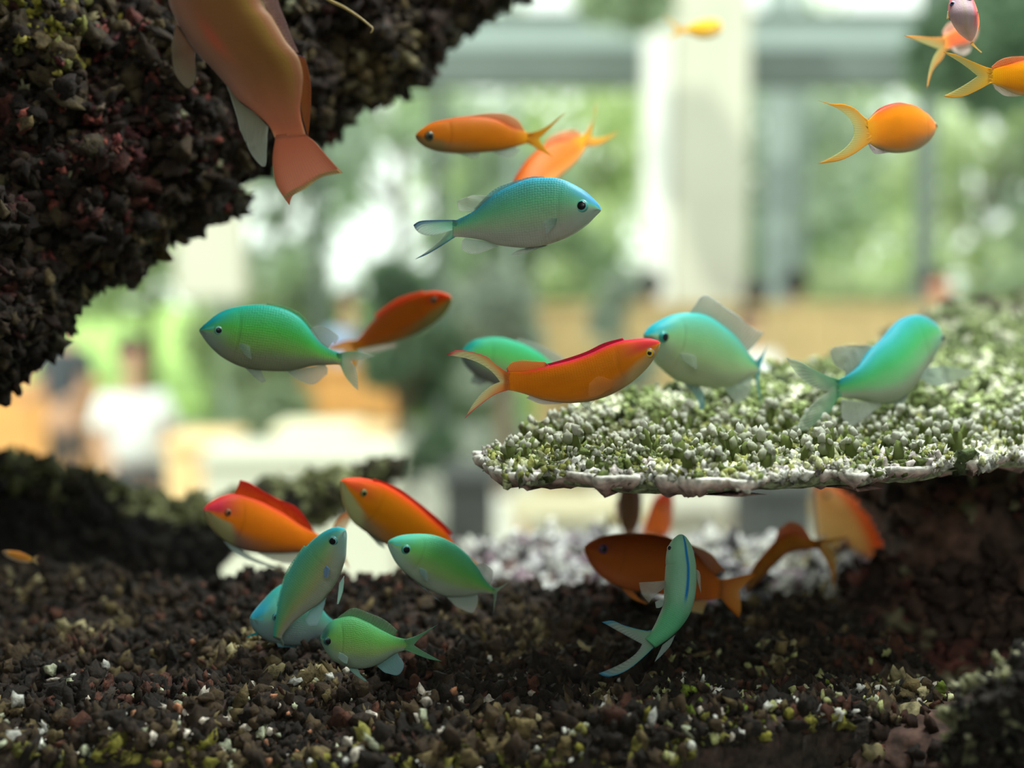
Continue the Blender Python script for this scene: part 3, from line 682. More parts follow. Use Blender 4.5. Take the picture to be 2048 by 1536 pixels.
# overhanging rock, upper left
edge = [(1046,-10),(1000,6),(968,38),(930,58),(884,98),(862,150),(838,172),(765,186),(735,205),(700,217),(672,262),(650,272),(600,285),(560,300),(530,322),(490,342),(474,362),(486,402),(450,428),(400,448),(352,468),(300,498),(284,540),(240,556),(170,580),(150,620),(120,668),(84,700),(66,728),(40,745),(20,772),(-10,782)]
poly = [(-260, 820)] + [(-260, -240), (1120, -240)] + edge
poly = ragged(poly, 14, 9, 3)
def d1(a, b): return .66 + (a - 300) * .00010 + (b - 300) * -.00004
R = Blob('r', poly, lambda a, b, h: at(a, b, d1(a, b) - h), 7.0, 330, .085, .09, 22, .012, 3,
         bump=lambda P: 1.2 * fbm(np.c_[P / 60, P[:, 0] * 0], 1, 3, 8))
rt = empty('overhanging_rock', tuple(R.c0), 'dark encrusted rock overhang filling the upper left corner', 'rock')
R.build('rock_body', M_DARK, rt)
front = lambda P, d: 1.0 + 2.5 * np.exp(-((P[:, 0] - 180) / 220) ** 2 - ((P[:, 1] - 150) / 260) ** 2)
nodules('nodule_crust', R, 8500, .0008, .0040, [tuple(int(v * .80) for v in c) for c in DCOL], [3, 5, 7, 6, 4, 1.5, .5], M_DARK, rt, 1, tilt=.5, jit=.0008)
nodules('rim_crust', R, 2200, .0014, .0036, [(50,46,36),(66,62,48),(38,32,26)], [3, 2, 3], M_DARK, rt, 2, w=lambda P, d: np.exp(-d / 9), tilt=.9, jit=.0006)
nodules('red_crust', R, 800, .0006, .0026, [(104,44,42),(120,62,52),(66,28,30)], [2, 1, 2], M_DARK, rt, 4, w=lambda P, d: np.exp(-((P[:, 0] - 230) / 150) ** 2 - ((P[:, 1] - 250) / 190) ** 2) + 1e-6, tilt=.5)
nodules('yellow_crust', R, 330, .0006, .0030, [(130,126,40),(104,104,52),(160,150,70)], [2, 2, 1], M_DARK, rt, 5, w=lambda P, d: np.exp(-((P[:, 0] - 80) / 75) ** 2 - ((P[:, 1] - 40) / 75) ** 2) + 1e-7, tilt=.6)
nodules('pale_speck', R, 330, .0006, .0028, [(140,140,112),(120,118,92),(150,130,112)], [2, 2, 1], M_DARK, rt, 6, w=lambda P, d: 1.0 / (1 + (P[:, 0] / 500) ** 4 + (P[:, 1] / 600) ** 4), tilt=.7)

# plan-view plates (X right, Y away, z relative to the lens)
def plate_map(zf):
    return lambda a, b, h: np.stack([a, b, ZC + zf(a, b) + h], -1)

# pale coral plate, right
def sm_(a, b, x):
    t = np.clip((x - a) / (b - a), 0, 1); return t * t * (3 - 2 * t)
zt = lambda x, y: -.0815 + .098 * np.clip(y - .55, 0, 1) + 0 * x
def pp(px, py, z): X, Y = onplane(np.array(px, float), np.array(py, float), z); return (float(X), float(Y))
fe = [(952,912),(975,938),(1010,952),(1060,958),(1120,950),(1180,960),(1230,964),(1300,958),(1380,966),(1450,968),(1490,972),(1530,962),(1600,952),(1660,950),(1720,958),(1780,945),(1840,944),(1900,928),(1960,930),(2010,918),(2060,914),(2160,900),(2260,900)]
front_e = [pp(a, b, -.0815) for a, b in fe]
def colD(px, D): return ((px - 1024) / F * D, D)
rear_e = [colD(2260,.96),colD(2048,.93),colD(1870,.84),colD(1700,.765),colD(1560,.715),colD(1400,.675),colD(1200,.622),colD(1080,.572),colD(985,.533)]
poly = ragged(front_e + rear_e, .008, .0028, 21)
CP = Blob('c', poly, plate_map(zt), .0028, .016, .003, .006, 60, .0022, 5)
ct = empty('table_coral', tuple(CP.c0), 'broad pale green-white table coral plate jutting in from the right edge', 'coral')
CP.build('plate', M_PALE, ct)
# thin lip under the rim, pinkish
rngc = np.random.default_rng(5)
fr = cr(np.array(front_e), 420); nrm2 = np.gradient(fr, axis=0); nrm2 = np.c_[nrm2[:, 1], -nrm2[:, 0]]; nrm2 /= np.linalg.norm(nrm2, axis=1)[:, None]
s3 = np.c_[np.arange(420) * .07, np.zeros(420), np.zeros(420)]
wav = fbm(s3 * 4, 1.0, 4, 9) * .7; dr = .0009 + .0016 * np.clip(fbm(s3 * 3, .8, 5, 44), -.5, 1.6)
rows = []
for k, (o, z) in enumerate([(-.020, -.006), (-.006, -.0035), (.000, -.0005), (.0012, .0012), (.0004, .0022), (-.004, .0020)]):
    ww = wav * (.0022 if k > 0 else 0); zz = z - dr * (1.2 if k == 1 else .55 if k == 2 else .0)
    rows.append(np.c_[fr + nrm2 * (o + ww)[:, None] if np.ndim(ww) else fr, ZC - .0815 + (zz if np.ndim(zz) else np.full(420, z))])
LV = np.stack(rows, 0); I = np.arange(6 * 420).reshape(6, 420)
obj('rim_lip', mesh('rim_lip', LV.reshape(-1, 3) - CP.c0, np.stack([I[:-1, :-1], I[:-1, 1:], I[1:, 1:], I[1:, :-1]], -1).reshape(-1, 4), np.repeat(np.array([(*L(150,118,108),.3),(*L(170,135,125),.7),(*L(205,180,172),.9),(*L(228,222,212),1),(*L(232,230,220),1),(*L(225,225,208),1)]), 420, 0)), M_UNDER, ct)
CC = [(225,228,208),(194,198,152),(152,156,84),(104,118,62),(236,236,224)]
nodules('coral_crust', CP, 16000, .0006, .0019, CC, [.6, 3, 5, 5, .4], M_PALE, ct, 7, tilt=.7, jit=.0006, w=lambda P, d: np.exp(-(P[:, 1] - .47) / .09), variants=NODS, sink=.1)
nodules('shaded_algae_tufts', CP, 3200, .0014, .0034, [(92,108,66),(120,134,88),(70,84,52),(150,160,118)], [4, 4, 3, 1.2], M_PALE, ct, 107, tilt=.5, jit=.001, w=lambda P, d: sm_(.56, .68, P[:, 1]) + .02)  # olive growth at the rear, its dark tones also paint the shade there
nodules('rim_beads', CP, 2600, .0006, .0019, [(236,236,226),(215,215,200),(225,215,210)], [3, 2, 1], M_PALE, ct, 8, w=lambda P, d: np.exp(-d / .004) * (P[:, 1] < .62) + 1e-9, tilt=.9, jit=.0005)
# branching knobs: stubby stalk with round lobes, shared among four shapes
def knob(seed):
    r = np.random.default_rng(seed); Vs, Fs, Cs = [], [], []; o = 0
    def add(v, f, c):
        nonlocal o
        Vs.append(v); Fs.append(f + o); Cs.append(c); o += len(v)
    v, f = ico(2, seed, .2, 1.5); v = v * [.45, .45, .62]; z = v[:, 2] + .6; add(v + [0, 0, .6], f, np.c_[L(120,135,70)[None] * (.6 + .5 * np.clip(z, 0, 1.3)[:, None]), np.ones(len(v))])
    for i in range(r.integers(4, 7)):
        a = r.random() * 6.28; q = .25 + .35 * r.random(); h = .75 + .95 * r.random(); s_ = .22 + .16 * r.random()
        v, f = ico(1, seed * 9 + i, .3); p = v * s_ + [q * math.cos(a), q * math.sin(a), h]
        t = np.clip((p[:, 2:3] - .6) / 1.0, 0, 1); add(p, f, np.c_[L(130,145,75) * (1 - t) + L(236,238,220) * t, np.ones(len(v))])
    return mesh('coral_knob', np.vstack(Vs) + .07 * np.random.default_rng(seed).normal(size=(o, 3)), np.vstack(Fs), np.vstack(Cs))
KN = [knob(s_) for s_ in (3, 8, 14, 21, 33, 41)]
rk = np.random.default_rng(77); ids = pick(CP, 2600, rk, w=lambda P, d: (np.exp(-((P[:, 1] - .56) / .12) ** 2) + .12) * (d > .004))
taken = []
for i in ids:
    p = CP.A[i]; mn = .0038 + .005 * rk.random()
    if all((p[0] - q[0]) ** 2 + (p[1] - q[1]) ** 2 > mn * mn for q in taken): taken.append(p)
taken = sorted(taken, key=lambda p: p[1])
for j, p in enumerate(taken[:290]):
    o = obj('coral_knob', KN[j % 6], M_PALE, ct); o.location = Vector(p - CP.c0); sc_ = .0022 + .0036 * rk.random() ** 1.3
    o.scale = (sc_, sc_, sc_ * (1.0 + .5 * rk.random())); o.rotation_euler = (rk.normal(0, .2), rk.normal(0, .2), rk.random() * 6.28)
rest = np.array(taken[290:])
if len(rest):
    kv = [(np.array([v.co[:] for v in k.vertices]), np.array([p.vertices[:] for p in k.polygons])) for k in KN[:4]]
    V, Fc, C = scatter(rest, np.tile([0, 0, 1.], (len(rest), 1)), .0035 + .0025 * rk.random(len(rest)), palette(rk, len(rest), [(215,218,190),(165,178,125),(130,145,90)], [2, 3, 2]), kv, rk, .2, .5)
    tag(obj('small_knobs', mesh('small_knobs', V - CP.c0, Fc, C), M_PALE, ct), kind='stuff')

# second, higher plate behind it at the right edge
zt2 = lambda x, y: -.066 + .14 * np.clip(y - .76, 0, 1) + 0 * x
poly = ragged([colD(1760,.80),colD(1840,.775),colD(1920,.755),colD(2060,.74),colD(2250,.74),colD(2250,1.02),colD(2048,1.0),colD(1880,.93),colD(1800,.87)], .01, .004, 31)
C2_ = Blob('c', poly, plate_map(zt2), .004, .02, .004, .008, 50, .003, 6)
c2 = empty('table_coral', tuple(C2_.c0), 'smaller blurred coral plate behind the broad one, against the right edge', 'coral')
C2_.build('plate', M_PALE, c2)
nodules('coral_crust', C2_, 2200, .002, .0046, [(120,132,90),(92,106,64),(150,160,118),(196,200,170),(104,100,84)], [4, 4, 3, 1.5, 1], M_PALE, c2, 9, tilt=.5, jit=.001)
for (px_, py_, D_, s_, lab) in [(1893,612,.93,.0075,'small dark lump of rock behind the coral plates, left of two'), (1962,604,.95,.0085,'small dark lump of rock behind the coral plates, right of two')]:
    v, f = ico(3, int(px_), .35); o = obj('rock_lump', mesh('rock_lump', v * s_, f, np.zeros((len(v), 4))), M_DARK, None, tuple(at(px_, py_, D_)))
    tag(o, lab, 'rock', 'dark lumps behind the coral plates')

# dark coral floor in front
zf = lambda x, y: -.178 + .010 * vnoise(np.c_[x, y, 0 * x] * 9, 3) + .02 * np.clip(-x - .08, 0, 1) * 1.0
fe3 = [(-120,1500),(60,1492),(250,1480),(420,1478),(560,1486),(700,1492),(850,1500),(1000,1496),(1150,1500),(1300,1500),(1450,1486),(1560,1474),(1690,1446),(1800,1420),(1880,1404),(1930,1386)]
f3 = [pp(a, b, -.168) for a, b in fe3]; f3 = [(f3[0][0] - .1, f3[0][1])] + f3
r3 = [colD(1925,.52),colD(1880,.57),colD(1760,.62),colD(1640,.655),colD(1400,.66),colD(1150,.655),colD(900,.67),colD(700,.66),colD(560,.66),colD(440,.655),colD(200,.68),colD(0,.70),colD(-250,.70)]
poly = ragged(f3 + r3, .008, .004, 41)
R3 = Blob('f', poly, plate_map(zf), .0030, .014, .006, .030, 42, .010, 7)
r3t = empty('coral_shelf', tuple(R3.c0), 'dark rubbly coral shelf with pale-tipped nodules across the bottom foreground', 'coral')
R3.build('shelf_body', M_DARK, r3t)
D3 = [(84,52,40),(32,25,19),(54,42,31),(76,62,44),(110,96,64),(160,150,112)]
nodules('nodule_crust', R3, 11500, .0006, .0030, D3, [2, 9, 7, 3.5, 1.6, .5], M_DARK, r3t, 11, tilt=.6, jit=.0006, w=lambda P, d: np.exp(-(P[:, 1] - .42) / .35), pw=1.6)
nodules('upright_stubs', R3, 1900, .0012, .0026, D3[:5], [2, 6, 5, 2, .8], M_DARK, r3t, 12, tilt=.25, variants=[ico(1, 60 + i, .5, 2.2) for i in range(4)], sink=.0)
nodules('pale_tips', R3, 620, .0007, .0020, [(215,215,205),(190,195,165),(225,215,200),(170,120,90)], [3, 2, 2, .8], M_DARK, r3t, 13, w=lambda P, d: np.exp(-((P[:, 1] - .45) / .05) ** 2), tilt=.6, jit=.001, sink=-.4)
nodules('yellow_edge', R3, 420, .0008, .0022, [(128,124,50),(150,145,72),(90,90,38)], [2, 1, 2], M_DARK, r3t, 14, w=lambda P, d: np.exp(-d / .006) * (P[:, 1] < .46) + 1e-9, tilt=.8, jit=.001)
nodules('green_specks', R3, 520, .0007, .0017, [(175,178,120),(205,205,160),(120,140,50)], [2, 2, 1], M_DARK, r3t, 15, w=lambda P, d: np.exp(-((P[:, 1] - .49) / .04) ** 2) * (P[:, 0] > .05) + 1e-9, tilt=.7, sink=-.3)

# rock wall below the shelf front
poly = ragged([(-200,1500),(200,1496),(600,1505),(1000,1508),(1350,1508),(1600,1480),(1760,1440),(1900,1400),(2000,1420),(2050,1800),(-200,1800)], 14, 7, 51)
RB = Blob('b', poly, lambda a, b, h: at(a, b, .50 - h), 8, 120, .03, .03, 30, .010, 12)
rb = empty('base_rock', tuple(RB.c0), 'dark maroon rock face under the front edge of the dark coral shelf', 'rock')
RB.build('rock_body', M_BROWN, rb)
nodules('nodule_crust', RB, 900, .001, .003, DCOL, [5, 5, 4, 1, .5, 1, 1], M_BROWN, rb, 16, tilt=.5)

# dark ridge behind, left
poly = ragged([(-260,918),(0,922),(40,936),(80,926),(130,950),(200,958),(250,984),(330,1008),(420,1016),(500,990),(560,976),(640,962),(700,942),(760,928),(797,922),(800,940),(778,962),(740,985),(690,1012),(640,1030),(600,1070),(540,1095),(470,1115),(446,1146),(458,1190),(440,1300),(-260,1300)], 14, 6, 61)
M_BLACK = m_rock('black_rock', [(.25, (.003, .003, .0025)), (.5, (.010, .009, .008)), (.7, (.024, .020, .016))], 40, .6)
R5 = Blob('b', poly, lambda a, b, h: at(a, b, .86 + (a - 400) * .0001 - h), 7, 90, .05, .09, 20, .012, 14)
r5 = empty('rock_ridge', tuple(R5.c0), 'black rock ridge with mossy pale top, left, behind the fish group', 'rock')
R5.build('rock_body', M_BLACK, r5)
nodules('ridge_moss', R5, 1500, .002, .0048, [(120,122,80),(150,155,110),(90,95,55),(60,55,40)], [3, 2, 3, 3], M_DARK, r5, 17, w=lambda P, d: np.exp(-d / 14) * (P[:, 1] < 1060) + 1e-9, tilt=.7, jit=.001)
nodules('nodule_crust', R5, 900, .0016, .004, [(14,12,10),(26,22,18),(48,42,32)], [5, 4, 1], M_BLACK, r5, 18, tilt=.5)

# bright plate at the back centre
zb = lambda x, y: -.193 + 0 * x
poly = ragged([colD(895,.83),colD(900,.78),colD(1000,.72),colD(1150,.69),colD(1400,.68),colD(1760,.68),colD(1780,.80),colD(1600,.84),colD(1400,.85),colD(1150,.86),colD(960,.86)], .01, .004, 71)
R7 = Blob('b', poly, plate_map(zb), .004, .02, .006, .016, 45, .008, 15)
r7 = empty('table_coral', tuple(R7.c0), 'blurred plate of white and lilac coral knobs behind the lower fish', 'coral')
R7.build('plate', M_UNDER, r7)
nodules('coral_crust', R7, 1500, .0020, .0052, [(222,222,218),(150,130,140),(190,188,190),(80,78,80),(225,225,215),(150,142,100)], [4, 1.6, 3, 2.5, 3, .5], M_PALE, r7, 19, tilt=.6, jit=.001)

# brown rock pillar under the plate, right
poly = ragged([(1612,952),(1650,966),(1692,990),(1722,1020),(1742,1056),(1760,1096),(1752,1118),(1730,1132),(1706,1128),(1698,1146),(1682,1156),(1678,1192),(1666,1240),(1640,1290),(1600,1340),(1600,1420),(1700,1560),(1700,1700),(2260,1700),(2260,900),(1900,900),(1700,930)], 14, 5, 81)
R4 = Blob('b', poly, lambda a, b, h: at(a, b, .70 - (a - 1700) * .00012 - h), 8, 110, .035, .12, 22, .014, 16)
r4 = empty('rock_pillar', tuple(R4.c0), 'brown rock pillar holding up the pale coral plate at the right edge', 'rock')
R4.build('rock_body', M_BROWN, r4)
nodules('nodule_crust', R4, 2200, .0016, .0046, [(62,46,40),(92,66,56),(104,60,54),(124,118,92),(160,156,130)], [6, 4, 2, 1.2, .5], M_BROWN, r4, 20, tilt=.6, w=lambda P, d: .12 + (P[:, 1] > 1130) * 1.0)

# near blotchy rock in the corner
poly = ragged([(1908,1392),(1950,1350),(2000,1330),(2040,1300),(2240,1280),(2240,1720),(1880,1720),(1886,1560),(1900,1480)], 14, 7, 91)
R6 = Blob('b', poly, lambda a, b, h: at(a, b, .44 - h), 8, 80, .02, .05, 40, .010, 18)
r6 = empty('corner_rock', tuple(R6.c0), 'near blurred rock with pale olive blotches in the bottom right corner', 'rock')
R6.build('rock_body', M_DARK, r6)
nodules('nodule_crust', R6, 1500, .0006, .0022, [(40,34,28),(30,25,20),(120,120,88),(158,156,126)], [3, 4, 2.2, .9], M_DARK, r6, 22, tilt=.5)

# thin yellow feeler hanging before the overhang
fp = cr([(640,-12),(662,2),(690,16),(718,34),(738,50),(745,56),(744,62),(741,66)], 60); P3 = at(fp[:, 0], fp[:, 1], np.full(60, .47))
T = np.gradient(P3, axis=0); T /= np.linalg.norm(T, axis=1)[:, None]; X = np.cross(T, VIEW); X /= np.linalg.norm(X, axis=1)[:, None]; Y = np.cross(T, X)
a = np.linspace(0, 2 * np.pi, 10, endpoint=False); rr = np.linspace(.0007, .00025, 60)
TV = (P3[:, None] + (X[:, None] * np.cos(a)[None, :, None] + Y[:, None] * np.sin(a)[None, :, None]) * rr[:, None, None]); I = np.arange(600).reshape(60, 10); J = np.roll(I, -1, 1)
o = obj('feeler', mesh('feeler', TV.reshape(-1, 3) - P3[30], np.stack([I[:-1], J[:-1], J[1:], I[1:]], -1).reshape(-1, 4)), plain('feeler_yellow', (.42, .30, .10), .5), None, tuple(P3[30]))
tag(o, 'thin yellow feeler with a hooked tip hanging in at the top', 'feeler')

# ------------------------------------------------------------------ the tank
tk = empty('aquarium', (0, .8, 0), 'glass aquarium tank with lamp hood that holds the rocks and fish', 'aquarium')
GL = m_glass('tank_glass'); TW, Y0, Y1 = .78, .235, 1.22; zb_, zt_ = ZC - .34, ZC + .545
def tb(name, bl, mat, bev=0.0): return boxes(name, [(x, y - .8, z, a, b, c) for (x, y, z, a, b, c) in bl], mat, tk, bev)
def cyl_box(*a): return a
tb('front_glass', [(0, Y0, (zb_ + zt_) / 2, 2 * TW, .008, zt_ - zb_)], GL)
tb('back_glass', [(0, Y1, (zb_ + zt_) / 2, 2 * TW, .008, zt_ - zb_)], GL)
for sx in (-1, 1): tb('side_glass', [(sx * TW, (Y0 + Y1) / 2, (zb_ + zt_) / 2, .008, Y1 - Y0 - .01, zt_ - zb_)], GL)
M_BLK = plain('black_plastic', (.02, .02, .022), .5)
tb('tank_floor', [(0, (Y0 + Y1) / 2, zb_ - .015, 2 * TW + .02, Y1 - Y0 + .03, .03)], M_BLK)
tb('gravel_bed', [(0, (Y0 + Y1) / 2, zb_ + .012, 2 * TW - .02, Y1 - Y0 - .02, .024)], plain('pale_gravel', (.62, .60, .54), .9, .3, 180, .5))
tb('hood', [(0, (Y0 + Y1) / 2, zt_ + .02, 2 * TW + .04, Y1 - Y0 + .05, .04)], M_BLK, .006)
tb('rear_rail', [(0, Y1 + .012, zt_ - .02, 2 * TW + .04, .02, .05)], M_BLK, .004)
tb('lamp_tube', [(.18, .56 + .1 * k, zt_ - .016, .95, .018, .014) for k in range(3)], plain('lamp_white', (.9, .93, .92), .4), .004)
tb('stand', [(0, (Y0 + Y1) / 2, (zb_ - .03) / 2, 2 * TW, Y1 - Y0, zb_ - .03)], plain('stand_wood', (.10, .07, .05), .6, .3, 4))
G1, G2 = 'green chromis in the tank', 'orange anthias in the tank'
PALE = ((160, 178, 170), (190, 196, 190)); CLR = (.62, .42)

# --- chromis in the centre, sharpest of all
f = Fish('green_chromis', 'pale turquoise chromis with big dark eye swimming right, in the middle above the rest', G1,
    [(1202,417),(1195,405),(1171,383),(1146,368),(1122,358),(1097,355),(1061,357),(1024,370),(987,390),(951,420),(914,439),(905,441)],
    [(1202,423),(1195,428),(1171,451),(1134,475),(1085,492),(1048,496),(1000,491),(963,480),(930,475),(914,474),(905,474)],
    [.498,.512], chromis_col((45,150,185),(116,204,156),(164,194,158),(172,176,165),(45,140,190),(165,190,180)), .44, (1169,415,13,(110,205,200),.68), .28)
f.fin('dorsal_fin', [[(1090,357),(1061,360),(1024,373),(987,394),(955,420)], [(1088,353),(1058,354),(1018,366),(985,381),(948,418)]], ((70,150,160),(110,165,170)), alpha=(.8,.5))
f.fin('soft_dorsal_fin', [[(985,393),(968,408),(948,424)], [(945,390),(916,402),(918,424)]], ((165,185,165),(185,190,180)), alpha=CLR, wave=2)
f.tail([(910,440),(870,440),(840,442),(827,450)], [(910,474),(885,490),(855,508),(831,518)], (896,462), ((110,190,160),(175,190,180)), iu=(850,470), il=(868,492), alpha=(.8,.62), ecol=(85,130,165), edgew=.07, bend=.004)
f.fin('anal_fin', [[(998,492),(965,482),(930,476)], [(985,497),(950,508),(925,500),(924,482)]], PALE, alpha=CLR)
f.fin('pelvic_fin', [[(1095,491),(1060,495)], [(1070,500),(1035,502)], [(1052,508),(1022,511)]], PALE, alpha=(.6,.4), lift=(2,6))
f.fin('pectoral_fin', [[(1120,440),(1117,452)], [(1105,440),(1104,470)], [(1096,448),(1100,474)]], ((150,185,170),(170,190,185)), alpha=(.4,.22), lift=(30,44))

# --- deep green chromis, left
f = Fish('green_chromis', 'deep green chromis with teal back, swimming left in front of the small orange fish', G1,
    [(399,658),(413,645),(435,628),(462,616),(498,610),(533,610),(571,619),(599,635),(618,656),(634,678),(653,694),(678,706),(684,707)],
    [(399,663),(402,669),(421,694),(448,717),(484,734),(522,741),(571,743),(599,738),(626,732),(653,730),(670,729),(684,730)],
    [.53,.545], chromis_col((18,152,140),(72,174,72),(118,162,84),(132,138,112),(20,150,165),(128,150,145)), .44, (437,661,9,(120,190,185),.66), .15)
f.fin('dorsal_fin', [[(533,613),(571,622),(599,638),(618,660)], [(533,606),(573,613),(604,630),(624,655)]], ((60,165,100),(130,175,130)), alpha=(.7,.4))
f.fin('soft_dorsal_fin', [[(622,656),(640,684),(656,696)], [(632,652),(655,660),(665,684)], [(642,652),(676,671),(670,688)]], PALE, alpha=CLR)
f.tail([(680,706),(705,702),(728,706),(750,712)], [(680,730),(690,752),(704,770),(716,781)], (702,722), ((95,165,115),(180,190,175)), iu=(730,718), il=(712,742), alpha=(.8,.5), edgew=.06)
f.fin('anal_fin', [[(574,741),(605,737),(650,729)], [(580,748),(610,758),(655,736)], [(590,757),(626,769),(655,748)]], PALE, alpha=CLR)
f.fin('pelvic_fin', [[(489,734),(522,741)], [(510,755),(528,755)], [(524,766),(532,762)]], PALE, alpha=(.6,.4))
f.fin('pectoral_fin', [[(478,686),(480,696)], [(490,688),(492,712)], [(498,692),(502,718)]], ((140,170,150),(160,180,170)), alpha=(.4,.2), lift=(34,46))

# --- small orange behind it
f = Fish('orange_anthias', 'small orange anthias swimming up to the right, tail hidden behind the deep green chromis', G2,
    [(902,592),(886,585),(858,583),(817,596),(776,617),(749,639),(730,661),(712,680),(704,684)],
    [(902,600),(901,608),(889,628),(858,653),(817,675),(776,687),(735,695),(712,700),(704,700)],
    [.62,.66], anthias_col((212,70,20),(205,98,20),(190,120,50),(140,140,90),(205,62,20),(175,150,80),(215,70,40)), .40, (875,598,8,(120,90,50),.55), .3)
f.fin('dorsal_fin', [[(850,587),(800,604),(755,636)], [(845,581),(795,597),(748,630)]], ((215,80,40),(225,110,60)), alpha=(.9,.8))
f.tail([(712,680),(690,681),(668,688),(652,697)], [(712,700),(712,720),(706,738),(698,750)], (688,702), ((232,165,30),(225,170,60)), alpha=(.95,.6), ecol=(235,165,25))
f.fin('anal_fin', [[(790,688),(760,692),(722,700)], [(795,692),(755,703),(724,708)]], ((200,180,165),(205,195,190)), alpha=CLR)

# --- orange, upper middle, facing left
f = Fish('orange_anthias', 'slim orange anthias facing left with forked yellow tail, above the pale turquoise chromis', G2,
    [(832,268),(843,258),(865,245),(902,237),(939,234),(975,236),(1000,243),(1024,256),(1049,263),(1066,267)],
    [(832,273),(836,283),(853,295),(878,303),(914,307),(963,305),(1000,301),(1029,294),(1052,287),(1066,286)],
    [.565,.585], anthias_col((178,79,18),(184,94,13),(180,108,27),(148,112,72),(189,100,13),(117,112,76),(180,76,22)), .44, (856,274,10,(81,85,54),.62), .0)
f.fin('dorsal_fin', [[(905,238),(939,236),(975,238),(1000,245),(1024,258),(1050,266)], [(905,235),(939,231),(980,226),(1012,228),(1036,240),(1049,260)]], ((215,105,30),(228,160,110)), alpha=(.85,.6))
f.tail([(1060,266),(1080,260),(1100,249),(1133,222)], [(1060,288),(1074,297),(1090,306),(1108,314)], (1078,277), ((220,145,20),(225,175,40)), iu=(1095,262), il=(1088,294), alpha=(.98,.8), ecol=(215,160,20))
f.fin('anal_fin', [[(985,303),(1029,294)], [(1007,314),(1024,314),(1041,299)]], PALE, alpha=(.5,.35))
f.fin('pelvic_fin', [[(914,306),(960,305)], [(930,312),(958,309)], [(944,318),(958,314)]], PALE, alpha=(.5,.3))

# --- orange swimming away downwards behind the turquoise one
f = Fish('orange_anthias', 'orange anthias diving head-down behind the pale turquoise chromis, yellow tail up', G2,
    [(1022,425),(1016,400),(1024,368),(1039,339),(1061,312),(1092,290),(1134,278),(1161,272),(1172,268)],
    [(1040,425),(1075,400),(1119,356),(1141,336),(1158,317),(1168,300),(1174,290),(1176,286)],
    [.60,.66], anthias_col((184,67,18),(196,94,31),(205,126,54),(202,153,99),(184,67,18),(184,90,27),(180,63,22)), .5)
f.fin('dorsal_fin', [[(1085,296),(1115,284),(1160,274)], [(1095,276),(1120,264),(1146,260),(1162,266)]], ((225,120,60),(232,160,110)), alpha=(.8,.6))
f.tail([(1166,272),(1178,255),(1190,230),(1193,200)], [(1176,292),(1196,290),(1218,278),(1240,262)], (1181,272), ((225,150,30),(228,180,60)), iu=(1186,245), il=(1202,275), alpha=(.95,.8), ecol=(220,160,30))

# --- big orange in the middle
f = Fish('orange_anthias', 'bright orange anthias with magenta back curving upward between two chromis at mid height', G2,
    [(1320,681),(1302,677),(1278,677),(1245,681),(1212,692),(1179,707),(1146,719),(1112,728),(1079,736),(1046,743),(1016,743),(1008,743)],
    [(1321,690),(1318,702),(1308,718),(1292,739),(1262,766),(1229,786),(1195,799),(1162,805),(1129,806),(1086,800),(1046,787),(1016,780),(1008,781)],
    [.497,.503], anthias_col((214,70,25),(222,116,12),(212,122,28),(150,125,95),(218,55,60),(205,180,120),(205,20,70),(225,130,20)), .48, (1299,706,10,(205,165,45),.42,True,(120,110,110)), .2)
f.fin('spiny_dorsal_fin', [[(1250,682),(1212,694),(1179,709),(1146,721),(1112,730),(1090,734)], [(1245,676),(1208,686),(1175,702),(1142,714),(1108,724),(1090,728)]], ((205,20,60),(195,15,75)), alpha=(1,.95))
f.fin('dorsal_fin', [[(1100,732),(1060,742),(1015,744)], [(1090,724),(1046,721),(1024,725),(1013,737)]], ((228,130,35),(228,150,80)), alpha=(.9,.75), ecol=(200,70,110), edgew=.03)
f.tail([(1014,744),(990,728),(975,714),(945,704),(913,700),(892,711)], [(1014,781),(990,789),(963,808),(940,827),(929,838)], (1000,764), ((226,132,30),(208,205,155)), iu=(958,726), il=(962,788), alpha=(.97,.45), ecol=(215,90,105), edgew=.028, k=.9)
f.fin('anal_fin', [[(1129,805),(1086,799),(1060,791)], [(1120,808),(1083,808),(1052,796)]], ((190,175,185),(190,185,195)), alpha=(.7,.5))
f.fin('pelvic_fin', [[(1190,800),(1160,805)], [(1180,812),(1165,812)], [(1188,824),(1180,822)]], PALE, alpha=(.4,.2))
f.fin('pectoral_fin', [[(1228,762),(1222,775)], [(1200,752),(1196,790)], [(1180,765),(1178,790)]], ((220,140,60),(215,160,100)), alpha=(.3,.12), lift=(38,60))

# --- green fish behind the big orange
f = Fish('green_chromis', 'green chromis mostly hidden behind the bright orange anthias, only its back showing', G1,
    [(925,702),(933,692),(946,681),(965,676),(990,674),(1013,677),(1046,688),(1079,706),(1096,720),(1120,733),(1128,736)],
    [(925,708),(930,728),(948,748),(975,764),(1010,776),(1040,778),(1070,768),(1096,757),(1120,750),(1128,750)],
    [.60,.62], chromis_col((20,170,135),(92,194,102),(138,176,118),(120,125,120),(30,160,150),(110,130,130)), .42)
f.fin('dorsal_fin', [[(1030,684),(1079,708),(1120,735)], [(1035,677),(1070,687),(1110,704),(1135,722)]], PALE, alpha=(.6,.45))
f.tail([(1124,736),(1145,728),(1165,718)], [(1124,750),(1145,762),(1162,776)], (1140,744), ((110,180,140),(170,185,170)), alpha=(.8,.5))
f.fin('pelvic_fin', [[(948,748),(975,764)], [(940,765),(960,772)]], ((110,120,120),(130,135,135)), alpha=(.6,.4))

